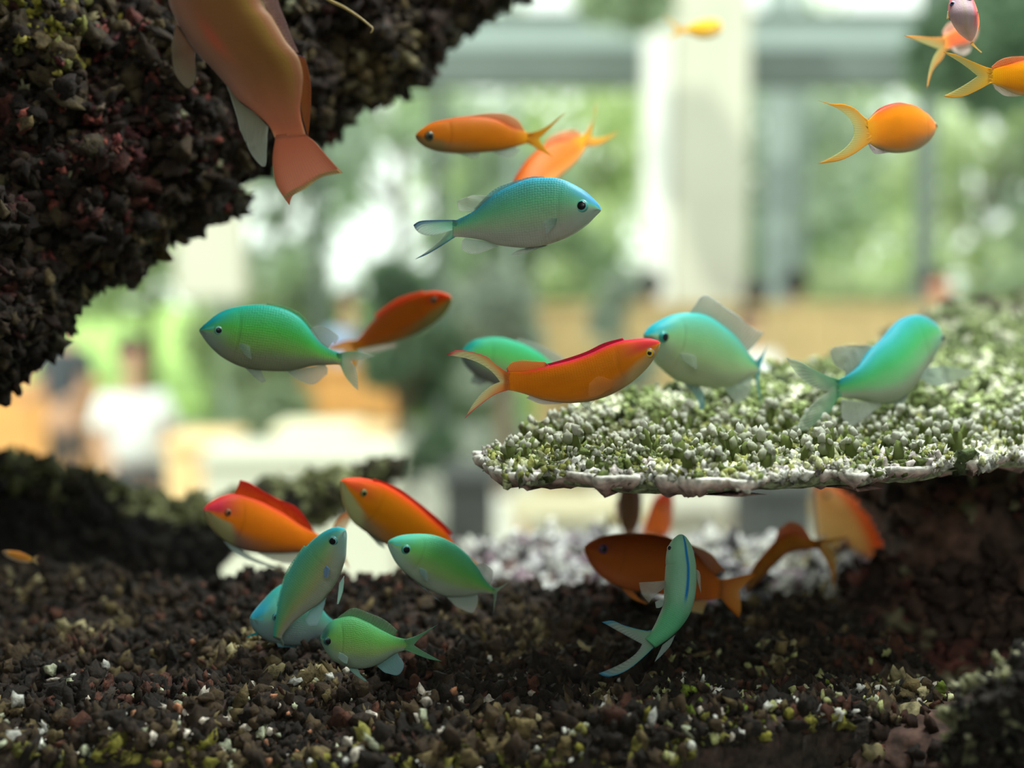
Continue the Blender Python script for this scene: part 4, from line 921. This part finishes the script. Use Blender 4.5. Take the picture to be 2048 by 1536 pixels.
# --- pale green one to its right
f = Fish('green_chromis', 'pale green chromis with raised dorsal fin facing left, nose to nose with bright orange anthias', G1,
    [(1293,668),(1297,661),(1312,647),(1345,630),(1378,625),(1411,630),(1444,650),(1471,673),(1494,703),(1508,718),(1516,726)],
    [(1293,674),(1297,688),(1306,712),(1320,732),(1340,752),(1361,764),(1411,775),(1451,775),(1478,764),(1504,750),(1516,746)],
    [.565,.60], chromis_col((45,170,170),(142,204,144),(172,198,150),(165,175,150),(25,160,175),(150,180,165)), .42, (1313,672,12,(60,195,190),.72), .25)
f.fin('dorsal_fin', [[(1378,627),(1411,632),(1444,652),(1471,675),(1494,705)], [(1388,612),(1408,592),(1450,616),(1488,646),(1510,690)], [(1390,612),(1414,594),(1450,618),(1500,652),(1530,666)]], PALE, alpha=(.6,.42), wave=2)
f.fin('tail_fin', [[(1512,722),(1512,752)], [(1527,706),(1514,765),(1520,785)], [(1535,690),(1518,750),(1521,812)]], ((90,185,190),(90,180,205)), alpha=(.85,.75), nu=20)
f.fin('anal_fin', [[(1449,774),(1475,766),(1504,750)], [(1458,790),(1480,800),(1502,775)], [(1464,798),(1479,809),(1498,786)]], PALE, alpha=CLR)
f.fin('pelvic_fin', [[(1366,765),(1400,773)], [(1388,786),(1408,790)], [(1403,822),(1409,822)]], ((165,185,180),(120,190,205)), alpha=(.7,.6))
f.fin('pectoral_fin', [[(1338,704),(1342,716)], [(1352,702),(1358,728)], [(1364,708),(1366,734)]], ((190,205,190),(195,210,200)), alpha=(.5,.35), lift=(34,48))

# --- green over the coral plate
f = Fish('green_chromis', 'green chromis with blue head rising to the right over the pale coral plate', G1,
    [(1871,668),(1866,655),(1856,641),(1834,630),(1808,635),(1789,650),(1768,674),(1741,700),(1722,727),(1701,746),(1680,757),(1672,759)],
    [(1872,674),(1869,690),(1862,712),(1851,732),(1834,762),(1816,786),(1789,805),(1754,808),(1727,801),(1701,798),(1680,795),(1672,794)],
    [.62,.555], chromis_col((15,140,160),(70,178,104),(122,186,128),(160,172,150),(15,120,165),(110,160,150)), .5, (1866,678,9,(120,170,170),.6), .2)
f.fin('dorsal_fin', [[(1750,694),(1722,729),(1690,755)], [(1735,690),(1700,700),(1690,728)], [(1724,694),(1690,691),(1660,700),(1668,728),(1690,741)]], PALE, alpha=(.65,.5), wave=2)
f.tail([(1676,758),(1650,750),(1620,735),(1598,722),(1572,715)], [(1676,795),(1662,820),(1645,838),(1615,858),(1592,864)], (1658,782), ((100,185,140),(190,202,188)), iu=(1612,765), il=(1612,822), alpha=(.8,.45))
f.fin('anal_fin', [[(1682,798),(1715,802),(1760,806)], [(1682,825),(1720,835),(1762,812)], [(1683,836),(1705,852),(1757,815)]], ((185,195,180),(205,212,205)), alpha=(.75,.62))
f.fin('pelvic_fin', [[(1788,804),(1816,785)], [(1790,820),(1808,812)], [(1793,838),(1800,836)]], PALE, alpha=CLR)
f.fin('pectoral_fin', [[(1848,736),(1836,758)], [(1880,734),(1862,774)], [(1905,737),(1937,747),(1890,768)]], ((175,195,180),(190,200,185)), alpha=(.75,.6), lift=(4,12))

# --- orange at right, seen obliquely
f = Fish('orange_anthias', 'rounded orange anthias turned away, with long forked yellow tail, alone on the upper right', G2,
    [(1861,252),(1855,240),(1838,222),(1819,210),(1797,207),(1775,212),(1753,224),(1741,236),(1734,243)],
    [(1861,262),(1857,276),(1845,290),(1828,301),(1801,306),(1775,304),(1757,298),(1743,290),(1734,285)],
    [.56,.515], anthias_col((232,88,15),(238,130,12),(222,135,35),(140,135,110),(235,95,40),(190,130,80),(225,60,40),(238,165,15)), .52, (1857,254,8,(225,170,60),.6), .15)
f.fin('dorsal_fin', [[(1829,216),(1797,210),(1765,218),(1738,240)], [(1831,212),(1797,205),(1760,216),(1736,239)]], ((225,75,50),(225,80,80)), alpha=(.9,.7))
f.tail([(1738,242),(1722,230),(1709,217),(1686,208),(1661,207),(1636,201)], [(1738,286),(1722,298),(1704,310),(1677,322),(1634,328)], (1708,263), ((238,175,15),(205,205,130)), iu=(1690,228), il=(1690,296), alpha=(.98,.5), ecol=(228,165,20), edgew=.09, k=.9)
f.fin('anal_fin', [[(1736,286),(1752,297),(1780,304)], [(1741,298),(1752,308),(1779,305)]], ((190,170,175),(200,185,195)), alpha=(.7,.55))

# --- orange cut by the right edge
f = Fish('orange_anthias', 'orange anthias entering past the right edge, only its tail half in view', G2,
    [(2190,150),(2165,128),(2120,115),(2080,117),(2048,121),(2005,131),(1985,137),(1976,138)],
    [(2190,156),(2165,178),(2120,194),(2080,195),(2048,192),(2027,186),(2005,176),(1985,168),(1976,167)],
    [.55,.51], anthias_col((235,105,10),(238,140,12),(225,140,30),(190,160,110),(235,95,40),(190,130,80),(230,80,20),(240,175,10)), .5, (2160,145,9,(200,160,60),.6), .15)
f.fin('dorsal_fin', [[(2070,119),(2030,126),(1985,138)], [(2065,112),(2020,114),(1998,121),(1982,134)]], ((230,130,60),(225,145,100)), alpha=(.85,.65))
f.tail([(1980,137),(1960,130),(1930,117),(1908,108),(1886,104)], [(1980,167),(1960,178),(1930,192),(1905,196),(1887,192)], (1955,152), ((240,190,30),(205,200,130)), iu=(1925,128), il=(1925,172), alpha=(.95,.55), ecol=(232,180,60), edgew=.06)
f.fin('anal_fin', [[(1985,168),(2010,177),(2048,190)], [(1990,178),(2012,192),(2048,192)]], ((205,195,175),(215,205,195)), alpha=(.75,.6))

# --- small pair at the top right
f = Fish('orange_anthias', 'small rust-orange anthias with yellow tail, behind the pink fish at the top right', G2,
    [(1948,44),(1942,36),(1928,42),(1912,54),(1899,63),(1889,71),(1882,76)],
    [(1950,50),(1951,72),(1944,88),(1928,94),(1910,95),(1897,99),(1890,98)],
    [.66,.59], anthias_col((215,110,80),(205,75,25),(210,90,40),(220,190,170),(215,90,60),(205,120,100),(220,150,130),(222,140,30)), .45)
f.fin('dorsal_fin', [[(1930,44),(1905,60),(1888,73)], [(1915,35),(1893,50),(1884,66)]], ((220,150,125),(225,185,165)), alpha=(.8,.65))
f.tail([(1886,75),(1862,75),(1835,72),(1807,71)], [(1893,98),(1884,118),(1866,140),(1854,177)], (1878,98), ((228,160,40),(200,200,130)), iu=(1850,88), il=(1862,128), alpha=(.95,.6), ecol=(230,165,60), edgew=.1)
f.fin('anal_fin', [[(1902,95),(1925,95),(1942,92)], [(1906,102),(1925,112),(1940,104)]], ((215,195,185),(220,205,195)), alpha=(.8,.7))
def face_on(s, t, te):
    c = mixc(np.broadcast_to(L(200,172,182), s.shape + (3,)), L(178,168,140), sm(.2, .0, np.abs(t - .1)) * sm(.2, .4, s) * .6)
    c = mixc(c, L(232,100,110), np.clip(sm(.30, .10, s) + sm(-.45, -.8, t) * sm(.8, .5, s) + sm(.75, .95, t) * sm(.5, .3, s), 0, 1)); return c
f = Fish('pink_anthias', 'small pink fish facing the camera head-on at the top right edge', 'pink fish in the tank',
    [(1917,-18),(1904,-8),(1897,10),(1898,30),(1905,48),(1916,64),(1930,76),(1938,82)],
    [(1924,-18),(1938,-8),(1947,10),(1953,30),(1955,48),(1952,66),(1947,78),(1943,84)],
    [.515,.505,.52], face_on, .9, (1930,13,9,(110,110,170),.6,False), .2)
f.eye(1902, 21, 6, (110,110,170), .6, False)
f.fin('dorsal_fin', [[(1942,-3),(1950,18),(1954,42)], [(1946,-4),(1955,20),(1959,44),(1955,64)]], ((230,110,110),(235,160,120)), alpha=(.85,.7))
f.fin('pelvic_fin', [[(1946,78),(1942,82)], [(1958,88),(1954,88)], [(1968,94),(1966,95)]], ((215,175,100),(215,190,120)), alpha=(.9,.8), lift=(6,12), nu=8)
f.fin('pectoral_fin', [[(1900,26),(1899,36)], [(1895,22),(1893,38)]], ((225,190,120),(225,200,140)), alpha=(.8,.7), nu=10)

# --- little fish shape standing for a reflection at the water surface
f = Fish('orange_anthias', 'hazy yellow-orange anthias shape standing for a surface reflection, near the top before the column', G2,
    [(1445,50),(1436,40),(1415,38),(1392,44),(1372,54),(1364,57)],
    [(1445,55),(1438,68),(1420,76),(1398,76),(1378,68),(1364,65)],
    [.80,.80], anthias_col((235,165,70),(238,170,60),(235,185,90),(230,205,150),(240,180,80),(235,190,100),(235,150,60),(240,190,70)), .45, (1434,52,4,(150,120,70),.6), .1)
f.tail([(1368,56),(1352,48),(1326,30)], [(1368,66),(1352,72),(1335,78)], (1352,60), ((240,195,80),(235,200,110)), alpha=(.9,.7))

# --- lower left group
f = Fish('orange_anthias', 'red-headed orange anthias with tall pointed dorsal fin, lower left, facing left', G2,
    [(410,1017),(415,1010),(423,1004),(446,992),(470,987),(496,992),(523,1003),(566,1026),(606,1053),(632,1066),(650,1076),(660,1080)],
    [(410,1026),(413,1036),(423,1056),(446,1079),(480,1098),(513,1105),(546,1107),(579,1106),(612,1103),(632,1100),(650,1098),(660,1098)],
    [.555,.60], anthias_col((215,85,25),(222,108,22),(205,118,55),(125,110,110),(195,50,70),(170,160,115),(215,60,50),(225,130,30),1.0,-.05), .44, (447,1021,8,(150,90,60),.5), .1)
f.fin('dorsal_fin', [[(468,990),(500,996),(523,1005),(566,1028),(606,1055),(634,1070)], [(476,972),(500,972),(530,990),(565,1008),(594,1028),(626,1064)], [(480,960),(500,966),(529,984),(563,1001),(596,1018),(629,1064)]], ((228,105,20),(218,45,40)), alpha=(1,.95))
f.tail([(655,1076),(668,1050),(685,1030),(712,1016)], [(655,1098),(675,1110),(690,1125),(700,1140)], (680,1080), ((228,180,130),(222,200,165)), alpha=(.8,.6), ecol=(220,150,90))
f.fin('anal_fin', [[(515,1106),(570,1106),(618,1102)], [(545,1120),(580,1127),(615,1118)]], ((195,195,180),(210,205,195)), alpha=(.75,.6))
f.fin('pelvic_fin', [[(446,1080),(475,1096)], [(470,1106),(500,1112)], [(520,1128),(548,1132)], [(560,1137),(580,1138)]], ((175,190,190),(190,200,200)), alpha=(.7,.5), nu=12)

f = Fish('orange_anthias', 'orange anthias with cream lower face, diving behind the lowest middle chromis', G2,
    [(683,960),(690,957),(710,956),(729,957),(762,966),(795,983),(828,1006),(861,1035),(891,1063),(910,1090),(925,1108),(930,1114)],
    [(683,966),(682,980),(689,1013),(705,1043),(739,1069),(772,1089),(810,1108),(850,1125),(885,1132),(905,1132),(918,1130),(924,1128)],
    [.555,.60], anthias_col((222,85,20),(225,120,18),(212,125,40),(135,130,115),(222,90,45),(195,185,135),(222,65,30),(225,130,30),1.0,-.12), .42, (721,979,8,(130,130,80),.5), .35)
f.fin('dorsal_fin', [[(745,961),(795,984),(861,1036),(900,1072)], [(748,957),(799,978),(866,1028),(905,1066)]], ((222,70,30),(215,45,35)), alpha=(1,.9))
f.tail([(926,1112),(945,1118),(962,1130)], [(922,1130),(930,1150),(934,1168)], (940,1138), ((225,150,60),(215,180,130)), alpha=(.8,.6))
f.fin('pelvic_fin', [[(735,1066),(765,1084)], [(748,1080),(768,1092)], [(756,1090),(770,1098)]], PALE, alpha=(.6,.4))

f = Fish('green_chromis', 'turquoise chromis with back half hidden, heading down-left behind the upright one', G1,
    [(505,1234),(513,1223),(529,1202),(546,1182),(566,1168),(590,1168),(615,1182),(636,1206),(652,1228),(668,1242),(674,1246)],
    [(505,1242),(505,1252),(513,1266),(533,1281),(556,1288),(580,1291),(605,1290),(630,1280),(650,1270),(668,1262),(674,1260)],
    [.528,.548], chromis_col((60,170,165),(105,175,155),(130,160,155),(125,145,150),(50,160,190),(120,160,165)), .42, (543,1229,9,(70,160,170),.7), .1)
f.fin('anal_fin', [[(600,1290),(640,1276),(660,1266)], [(604,1300),(640,1300),(662,1278)]], ((120,150,160),(130,165,180)), alpha=(.75,.65))
f.fin('pelvic_fin', [[(524,1258),(528,1264)], [(508,1266),(512,1270)], [(493,1272),(495,1275)]], ((70,170,180),(70,180,185)), alpha=(.9,.85), nu=8)
f.fin('ventral_fin', [[(553,1286),(590,1290)], [(556,1294),(592,1295)]], ((160,195,200),(120,180,200)), alpha=(.8,.7), nu=14)
f.tail([(670,1245),(690,1236),(700,1222)], [(670,1262),(690,1272),(702,1286)], (688,1254), PALE, alpha=(.7,.5))

f = Fish('green_chromis', 'turquoise-green chromis swimming almost straight up, uppermost of the lower left group', G1,
    [(690,1058),(681,1054),(666,1055),(639,1069),(612,1093),(592,1118),(576,1148),(563,1180),(556,1212),(550,1242),(547,1262),(546,1274)],
    [(691,1064),(693,1075),(692,1093),(690,1119),(679,1152),(662,1182),(639,1207),(612,1225),(590,1242),(574,1258),(565,1270),(562,1278)],
    [.515,.53], chromis_col((60,185,175),(128,192,132),(178,184,134),(178,182,168),(60,170,185),(135,180,175)), .42, (671,1077,10,(120,190,190),.68), .1)
f.fin('dorsal_fin', [[(612,1095),(576,1150),(558,1215)], [(608,1090),(571,1146),(553,1212)]], ((80,180,150),(120,180,155)), alpha=(.7,.45))
f.fin('pelvic_fin', [[(688,1152),(679,1166)], [(686,1180),(676,1190)], [(677,1208),(674,1208)]], ((170,205,200),(190,225,215)), alpha=(.8,.7), nu=12)
f.fin('anal_fin', [[(652,1196),(620,1222)], [(645,1225),(612,1240)], [(634,1250),(618,1252)]], ((140,175,175),(160,190,195)), alpha=(.75,.6))
f.fin('pectoral_fin', [[(662,1120),(668,1126)], [(658,1128),(668,1138)], [(660,1140),(667,1142)]], ((120,160,200),(130,160,205)), alpha=(.7,.5), lift=(32,40))
f.tail([(548,1270),(542,1282),(534,1290)], [(562,1276),(568,1288),(566,1296)], (554,1284), ((150,175,150),(160,180,170)), alpha=(.8,.5), dz=(0,.004))

f = Fish('green_chromis', 'green chromis with bright blue snout facing left, before the cream-faced orange fish', G1,
    [(778,1083),(785,1077),(808,1070),(845,1068),(878,1073),(911,1089),(938,1113),(958,1139),(971,1160),(985,1174),(992,1178)],
    [(777,1088),(778,1099),(792,1126),(812,1147),(845,1172),(878,1189),(905,1194),(938,1192),(964,1187),(981,1188),(990,1189)],
    [.53,.545], chromis_col((75,180,150),(110,194,100),(152,188,118),(168,180,165),(85,190,170),(160,195,185)), .44, (808,1094,10,(90,190,180),.68), .2)
f.fin('soft_dorsal_fin', [[(950,1130),(965,1152),(978,1168)], [(966,1126),(985,1140),(984,1160)]], PALE, alpha=(.6,.35))
f.tail([(988,1177),(1000,1174),(1018,1164)], [(988,1190),(988,1206),(987,1227)], (994,1184), ((115,175,130),(165,185,170)), alpha=(.8,.5))
f.fin('anal_fin', [[(893,1194),(925,1194),(955,1188)], [(910,1211),(935,1216),(956,1200)], [(918,1216),(944,1226),(954,1212)]], PALE, alpha=(.75,.6))
f.fin('pelvic_fin', [[(828,1160),(845,1172)], [(852,1180),(862,1188)], [(878,1202),(880,1203)]], ((190,215,220),(190,215,225)), alpha=(.9,.8), nu=10)
f.fin('pectoral_fin', [[(832,1128),(834,1138)], [(842,1130),(844,1150)], [(848,1136),(848,1152)]], ((150,185,190),(160,190,195)), alpha=(.5,.3), lift=(32,42))

f = Fish('green_chromis', 'green chromis with forked tail spread right, lowest of the lower left group', G1,
    [(646,1275),(652,1254),(669,1239),(702,1232),(732,1242),(762,1259),(788,1272),(805,1277),(818,1278)],
    [(646,1282),(648,1295),(658,1312),(679,1328),(705,1336),(735,1336),(762,1326),(788,1309),(805,1302),(818,1300)],
    [.498,.505], chromis_col((75,155,100),(112,182,88),(146,178,108),(150,172,152),(60,130,120),(110,150,130)), .46, (652,1279,9,(40,110,110),.7), .0)
f.fin('dorsal_fin', [[(669,1241),(702,1234),(732,1244),(762,1261),(788,1273)], [(684,1228),(707,1216),(738,1226),(770,1240),(796,1262)]], ((105,160,110),(130,160,130)), alpha=(.75,.5))
f.tail([(814,1278),(832,1272),(852,1262),(877,1248)], [(814,1301),(836,1310),(858,1318),(884,1323)], (828,1290), ((120,185,120),(140,190,160)), iu=(845,1272), il=(846,1302), alpha=(.9,.75), ecol=(130,190,160))
f.fin('anal_fin', [[(752,1330),(775,1318),(795,1305)], [(765,1342),(785,1340),(800,1316)], [(772,1346),(796,1350),(808,1332),(802,1316)]], ((130,175,170),(150,190,200)), alpha=(.8,.7))
f.fin('pelvic_fin', [[(695,1334),(715,1336)], [(706,1346),(722,1350)], [(729,1362),(734,1362)]], ((160,200,190),(170,215,210)), alpha=(.85,.7), nu=12)
f.fin('pectoral_fin', [[(676,1298),(674,1308)], [(684,1300),(684,1316)], [(694,1306),(692,1318)]], ((170,200,195),(180,205,200)), alpha=(.6,.5), lift=(34,44))

f = Fish('orange_anthias', 'tiny pale orange fish deep in the dark recess at the left edge', G2,
    [(5,1102),(20,1101),(40,1104),(58,1112),(66,1117)], [(5,1106),(18,1116),(38,1124),(58,1125),(66,1122)],
    [.60,.60], anthias_col((190,120,60),(190,120,60),(200,180,150),(205,200,185),(180,150,110),(190,180,150),(190,120,60)), .45, (12,1105,3,(90,90,60),.6), .2)
f.tail([(64,1116),(72,1112),(78,1110)], [(64,1122),(72,1126),(77,1130)], (71,1119), ((190,150,90),(190,170,130)))

# --- lower right group
f = Fish('brown_anthias', 'dusky brown-orange fish with violet eye facing left, under the coral plate', G2,
    [(1168,1093),(1180,1083),(1203,1073),(1240,1067),(1279,1066),(1316,1070),(1346,1078),(1382,1098),(1406,1124),(1429,1150),(1442,1160),(1448,1162)],
    [(1168,1099),(1171,1109),(1186,1136),(1210,1159),(1240,1174),(1269,1182),(1300,1186),(1340,1192),(1385,1200),(1416,1200),(1438,1197),(1446,1195)],
    [.575,.575], anthias_col((165,92,48),(192,108,55),(200,118,58),(200,130,80),(180,102,58),(195,115,65),(160,90,45),(210,130,45)), .42, (1206,1096,10,(120,80,130),.6), .3)
f.fin('dorsal_fin', [[(1350,1082),(1385,1102),(1430,1152)], [(1372,1085),(1412,1104),(1448,1138)], [(1386,1092),(1425,1110),(1450,1148)]], ((165,98,50),(190,130,85)), alpha=(.9,.8))
f.tail([(1443,1160),(1465,1156),(1490,1150),(1518,1145)], [(1443,1197),(1455,1212),(1465,1222),(1477,1235)], (1478,1182), ((182,108,40),(210,150,70)), iu=(1500,1160), il=(1482,1215), alpha=(.95,.8), ecol=(195,118,30))
f.fin('anal_fin', [[(1370,1196),(1395,1202),(1415,1200)], [(1378,1222),(1405,1228)]], ((180,140,90),(185,165,120)), alpha=(.7,.6))
f.fin('pelvic_fin', [[(1235,1168),(1262,1178)], [(1262,1195),(1280,1198)], [(1290,1208),(1296,1207)]], ((182,110,50),(190,125,60)), alpha=(.85,.75))

def chromis_back(s, t, te):
    c = stops(t, [(-1, L(165,175,160)), (-.3, L(160,182,162)), (.35, L(138,192,155)), (.8, L(142,196,166)), (1, L(140,195,168))])
    c = mixc(c, L(20,120,190), sm(.99, .999, t) * sm(.02, .06, s) * sm(.62, .5, s))
    c = mixc(c, L(80,190,130), sm(.5, .75, s) * sm(-.2, .5, t) * .7); c = mixc(c, L(30,140,165), sm(.06, .0, s) * .9)
    return c
f = Fish('green_chromis', 'slender green chromis with blue line down its back, curving before the dusky brown fish', G1,
    [(1358,1073),(1350,1075),(1341,1085),(1334,1105),(1331,1146),(1329,1180),(1328,1206),(1318,1232),(1307,1255),(1298,1268),(1290,1277)],
    [(1364,1073),(1374,1078),(1384,1098),(1391,1133),(1392,1166),(1388,1199),(1378,1229),(1361,1255),(1340,1275),(1322,1288),(1310,1296)],
    [.512,.505,.500], chromis_back, 1.2, (1337,1103,7,(170,190,190),.6), .0, roll=math.radians(104),
    wprof=([0, .03, .1, .3, .6, .85, 1], [0, .3, .65, 1, .9, .5, .35]), m=96)
f.tail([(1296,1262),(1275,1258),(1246,1250),(1225,1241),(1204,1244)], [(1308,1294),(1276,1324),(1246,1345),(1215,1354),(1197,1347)], (1284,1288), ((150,195,165),(182,196,192)), iu=(1254,1272), il=(1258,1318), alpha=(.8,.5), ecol=(70,165,200), edgew=.045)
f.fin('anal_fin', [[(1325,1290),(1350,1270)], [(1318,1305),(1340,1292)], [(1309,1324),(1320,1314)]], ((165,190,180),(180,200,205)), alpha=(.85,.75))
f.fin('pectoral_fin', [[(1330,1162),(1330,1174)], [(1305,1164),(1306,1194)], [(1276,1166),(1282,1188),(1296,1206)]], ((180,180,170),(195,195,190)), alpha=(.5,.3), lift=(2,8))
f.fin('pectoral_fin', [[(1390,1138),(1391,1150)], [(1398,1142),(1400,1180)], [(1401,1150),(1402,1188)]], ((190,195,185),(195,200,190)), alpha=(.6,.4), nu=14)
f.fin('pelvic_fin', [[(1329,1200),(1326,1212)], [(1318,1200),(1318,1216)], [(1310,1204),(1312,1216)]], ((170,190,180),(190,200,200)), alpha=(.6,.5), nu=12)

f = Fish('brown_anthias', 'salmon-brown fish with arched back and drooping yellow tail, under the plate at right', G2,
    [(1490,1176),(1494,1166),(1505,1136),(1528,1106),(1555,1078),(1585,1067),(1611,1075),(1632,1080),(1640,1081)],
    [(1491,1181),(1498,1181),(1522,1160),(1549,1131),(1575,1108),(1601,1100),(1620,1098),(1632,1098),(1640,1098)],
    [.635,.635], anthias_col((215,130,65),(215,155,100),(190,145,105),(150,115,85),(150,110,80),(140,110,80),(190,105,60),(195,130,50)), .5)
f.fin('dorsal_fin', [[(1548,1086),(1585,1069),(1622,1078)], [(1556,1060),(1580,1044),(1604,1052),(1620,1072)]], ((215,130,85),(215,140,100)), alpha=(.9,.85))
f.tail([(1636,1080),(1655,1078),(1675,1076),(1696,1073)], [(1636,1098),(1652,1120),(1662,1145),(1666,1180)], (1655,1090), ((205,145,60),(215,180,110)), il=(1672,1120), alpha=(.95,.6), ecol=(195,135,40), edgew=.15)
f = Fish('brown_anthias', 'dark brown fish seen end-on, hanging just under the rim of the coral plate', G2,
    [(1255,962),(1243,970),(1237,990),(1235,1012),(1237,1035),(1242,1055),(1248,1066)], [(1262,962),(1275,970),(1283,990),(1284,1012),(1282,1035),(1276,1055),(1268,1066)],
    [.72,.80], anthias_col((105,72,52),(112,80,62),(125,88,70),(135,95,80),(105,72,52),(110,75,60),(100,60,50),(120,85,60)), .7, (1272,985,5,(90,70,60),.6), .4)
f.fin('dorsal_fin', [[(1236,1000),(1238,1040)], [(1230,1002),(1231,1038)]], ((150,110,95),(170,130,120)), alpha=(.7,.5), nu=12)
f.tail([(1248,1064),(1240,1074),(1238,1084)], [(1270,1064),(1276,1074),(1280,1082)], (1259,1074), ((150,110,80),(180,140,110)))
f = Fish('pink_anthias', 'blurred salmon-pink fish beside the dark brown one under the plate rim', 'pink fish in the tank',
    [(1338,984),(1325,986),(1308,998),(1298,1020),(1290,1045),(1282,1066)], [(1342,988),(1346,1005),(1346,1030),(1344,1050),(1338,1066),(1330,1074)],
    [.78,.82], anthias_col((215,120,100),(225,140,90),(225,150,110),(210,160,140),(205,80,80),(215,130,110),(210,80,80),(215,160,120)), .5, (1328,1004,5,(120,90,80),.6), .4)
f.tail([(1282,1064),(1268,1072),(1262,1082)], [(1330,1074),(1336,1084),(1334,1092)], (1306,1082), ((215,165,140),(215,185,165)))
f = Fish('pale_anthias', 'large cream and salmon fish behind the arch of dark rock at the lower right', 'pink fish in the tank',
    [(1640,958),(1652,962),(1700,985),(1745,1030),(1772,1080),(1775,1120),(1760,1150),(1735,1180)],
    [(1634,964),(1630,985),(1632,1030),(1636,1080),(1645,1120),(1656,1150),(1668,1180),(1678,1195)],
    [.80,.82], lambda s, t, te: mixc(mixc(np.broadcast_to(L(240,222,170), s.shape + (3,)), L(245,140,85), sm(.25, .6, t)), L(222,140,95), sm(.12, .03, s)), .38, (1648,985,6,(150,120,80),.6), .3)
f.tail([(1735,1178),(1745,1195),(1750,1215)], [(1680,1192),(1676,1206),(1668,1222)], (1708,1205), ((215,190,130),(215,200,150)))

# --- big pink fish at the top left
f = Fish('pink_anthias', 'large pinkish-tan fish diving in from the top edge before the dark rock, tail down', 'pink fish in the tank',
    [(430,-262),(460,-235),(490,-170),(508,-90),(522,0),(545,35),(572,82),(596,113),(606,150),(604,185),(600,215),(603,240),(609,262),(612,272)],
    [(412,-262),(385,-240),(350,-170),(332,-80),(337,0),(350,34),(371,72),(395,107),(422,135),(449,166),(472,196),(508,224),(538,252),(550,278)],
    [.455,.475], lambda s, t, te: mixc(mixc(mixc(stops(t, [(-1, L(133,102,93)), (-.7, L(153,108,88)), (-.2, L(145,97,62)), (.45, L(139,96,51)), (.72, L(156,120,60)), (.86, L(158,105,74)), (1, L(129,98,72))]),
        L(192,116,87), sm(.72, 1, s)), L(208,82,62), np.exp(-((s - .60) / .07) ** 2) * np.exp(-((t + .42) / .12) ** 2) * .55), L(176,124,124), sm(.4, .1, s)), .50, (440,-200,14,(150,120,90),.6), .3, m=64)
f.fin('spiny_dorsal_fin', [[(515,-60),(524,0),(545,35),(572,82),(590,104)], [(545,-70),(556,0),(570,38),(588,84),(598,106)]], ((150,115,105),(140,110,110)), alpha=(.65,.45))
f.fin('dorsal_fin', [[(590,108),(603,150),(600,190),(606,240)], [(608,112),(619,150),(622,200),(616,278)]], ((165,105,55),(150,85,45)), alpha=(.95,.9), ecol=(70,60,90), edgew=.02)
f.fin('anal_fin', [[(453,170),(480,204),(510,226),(537,254)], [(470,220),(492,258),(518,282),(535,268)], [(480,260),(505,312),(530,333),(534,290)]], ((135,130,110),(150,155,145)), alpha=(.8,.6), ecol=(170,175,165), edgew=.05)
f.fin('pelvic_fin', [[(353,48),(372,76),(390,102)], [(348,80),(365,115),(392,120)], [(345,90),(352,145),(378,177),(394,160)]], ((150,110,85),(135,125,105)), alpha=(.85,.7), lift=(6,14))
f.tail([(551,277),(546,305),(546,335),(553,370),(570,398),(579,411)], [(612,270),(630,284),(648,305),(668,328),(686,346)], (610,372), ((205,130,98),(222,158,132)), iu=(588,388), il=(648,350), alpha=(1,.92), ecol=(195,125,95), k=1)
f.fin('tail_edge', [[(566,392),(588,378),(610,368),(640,348),(676,338)], [(571,398),(590,388),(612,376),(645,354),(684,346)]], ((215,185,135),(205,175,130)), alpha=(.95,.85), lift=(2,2), label='pale cream margin of the tail')
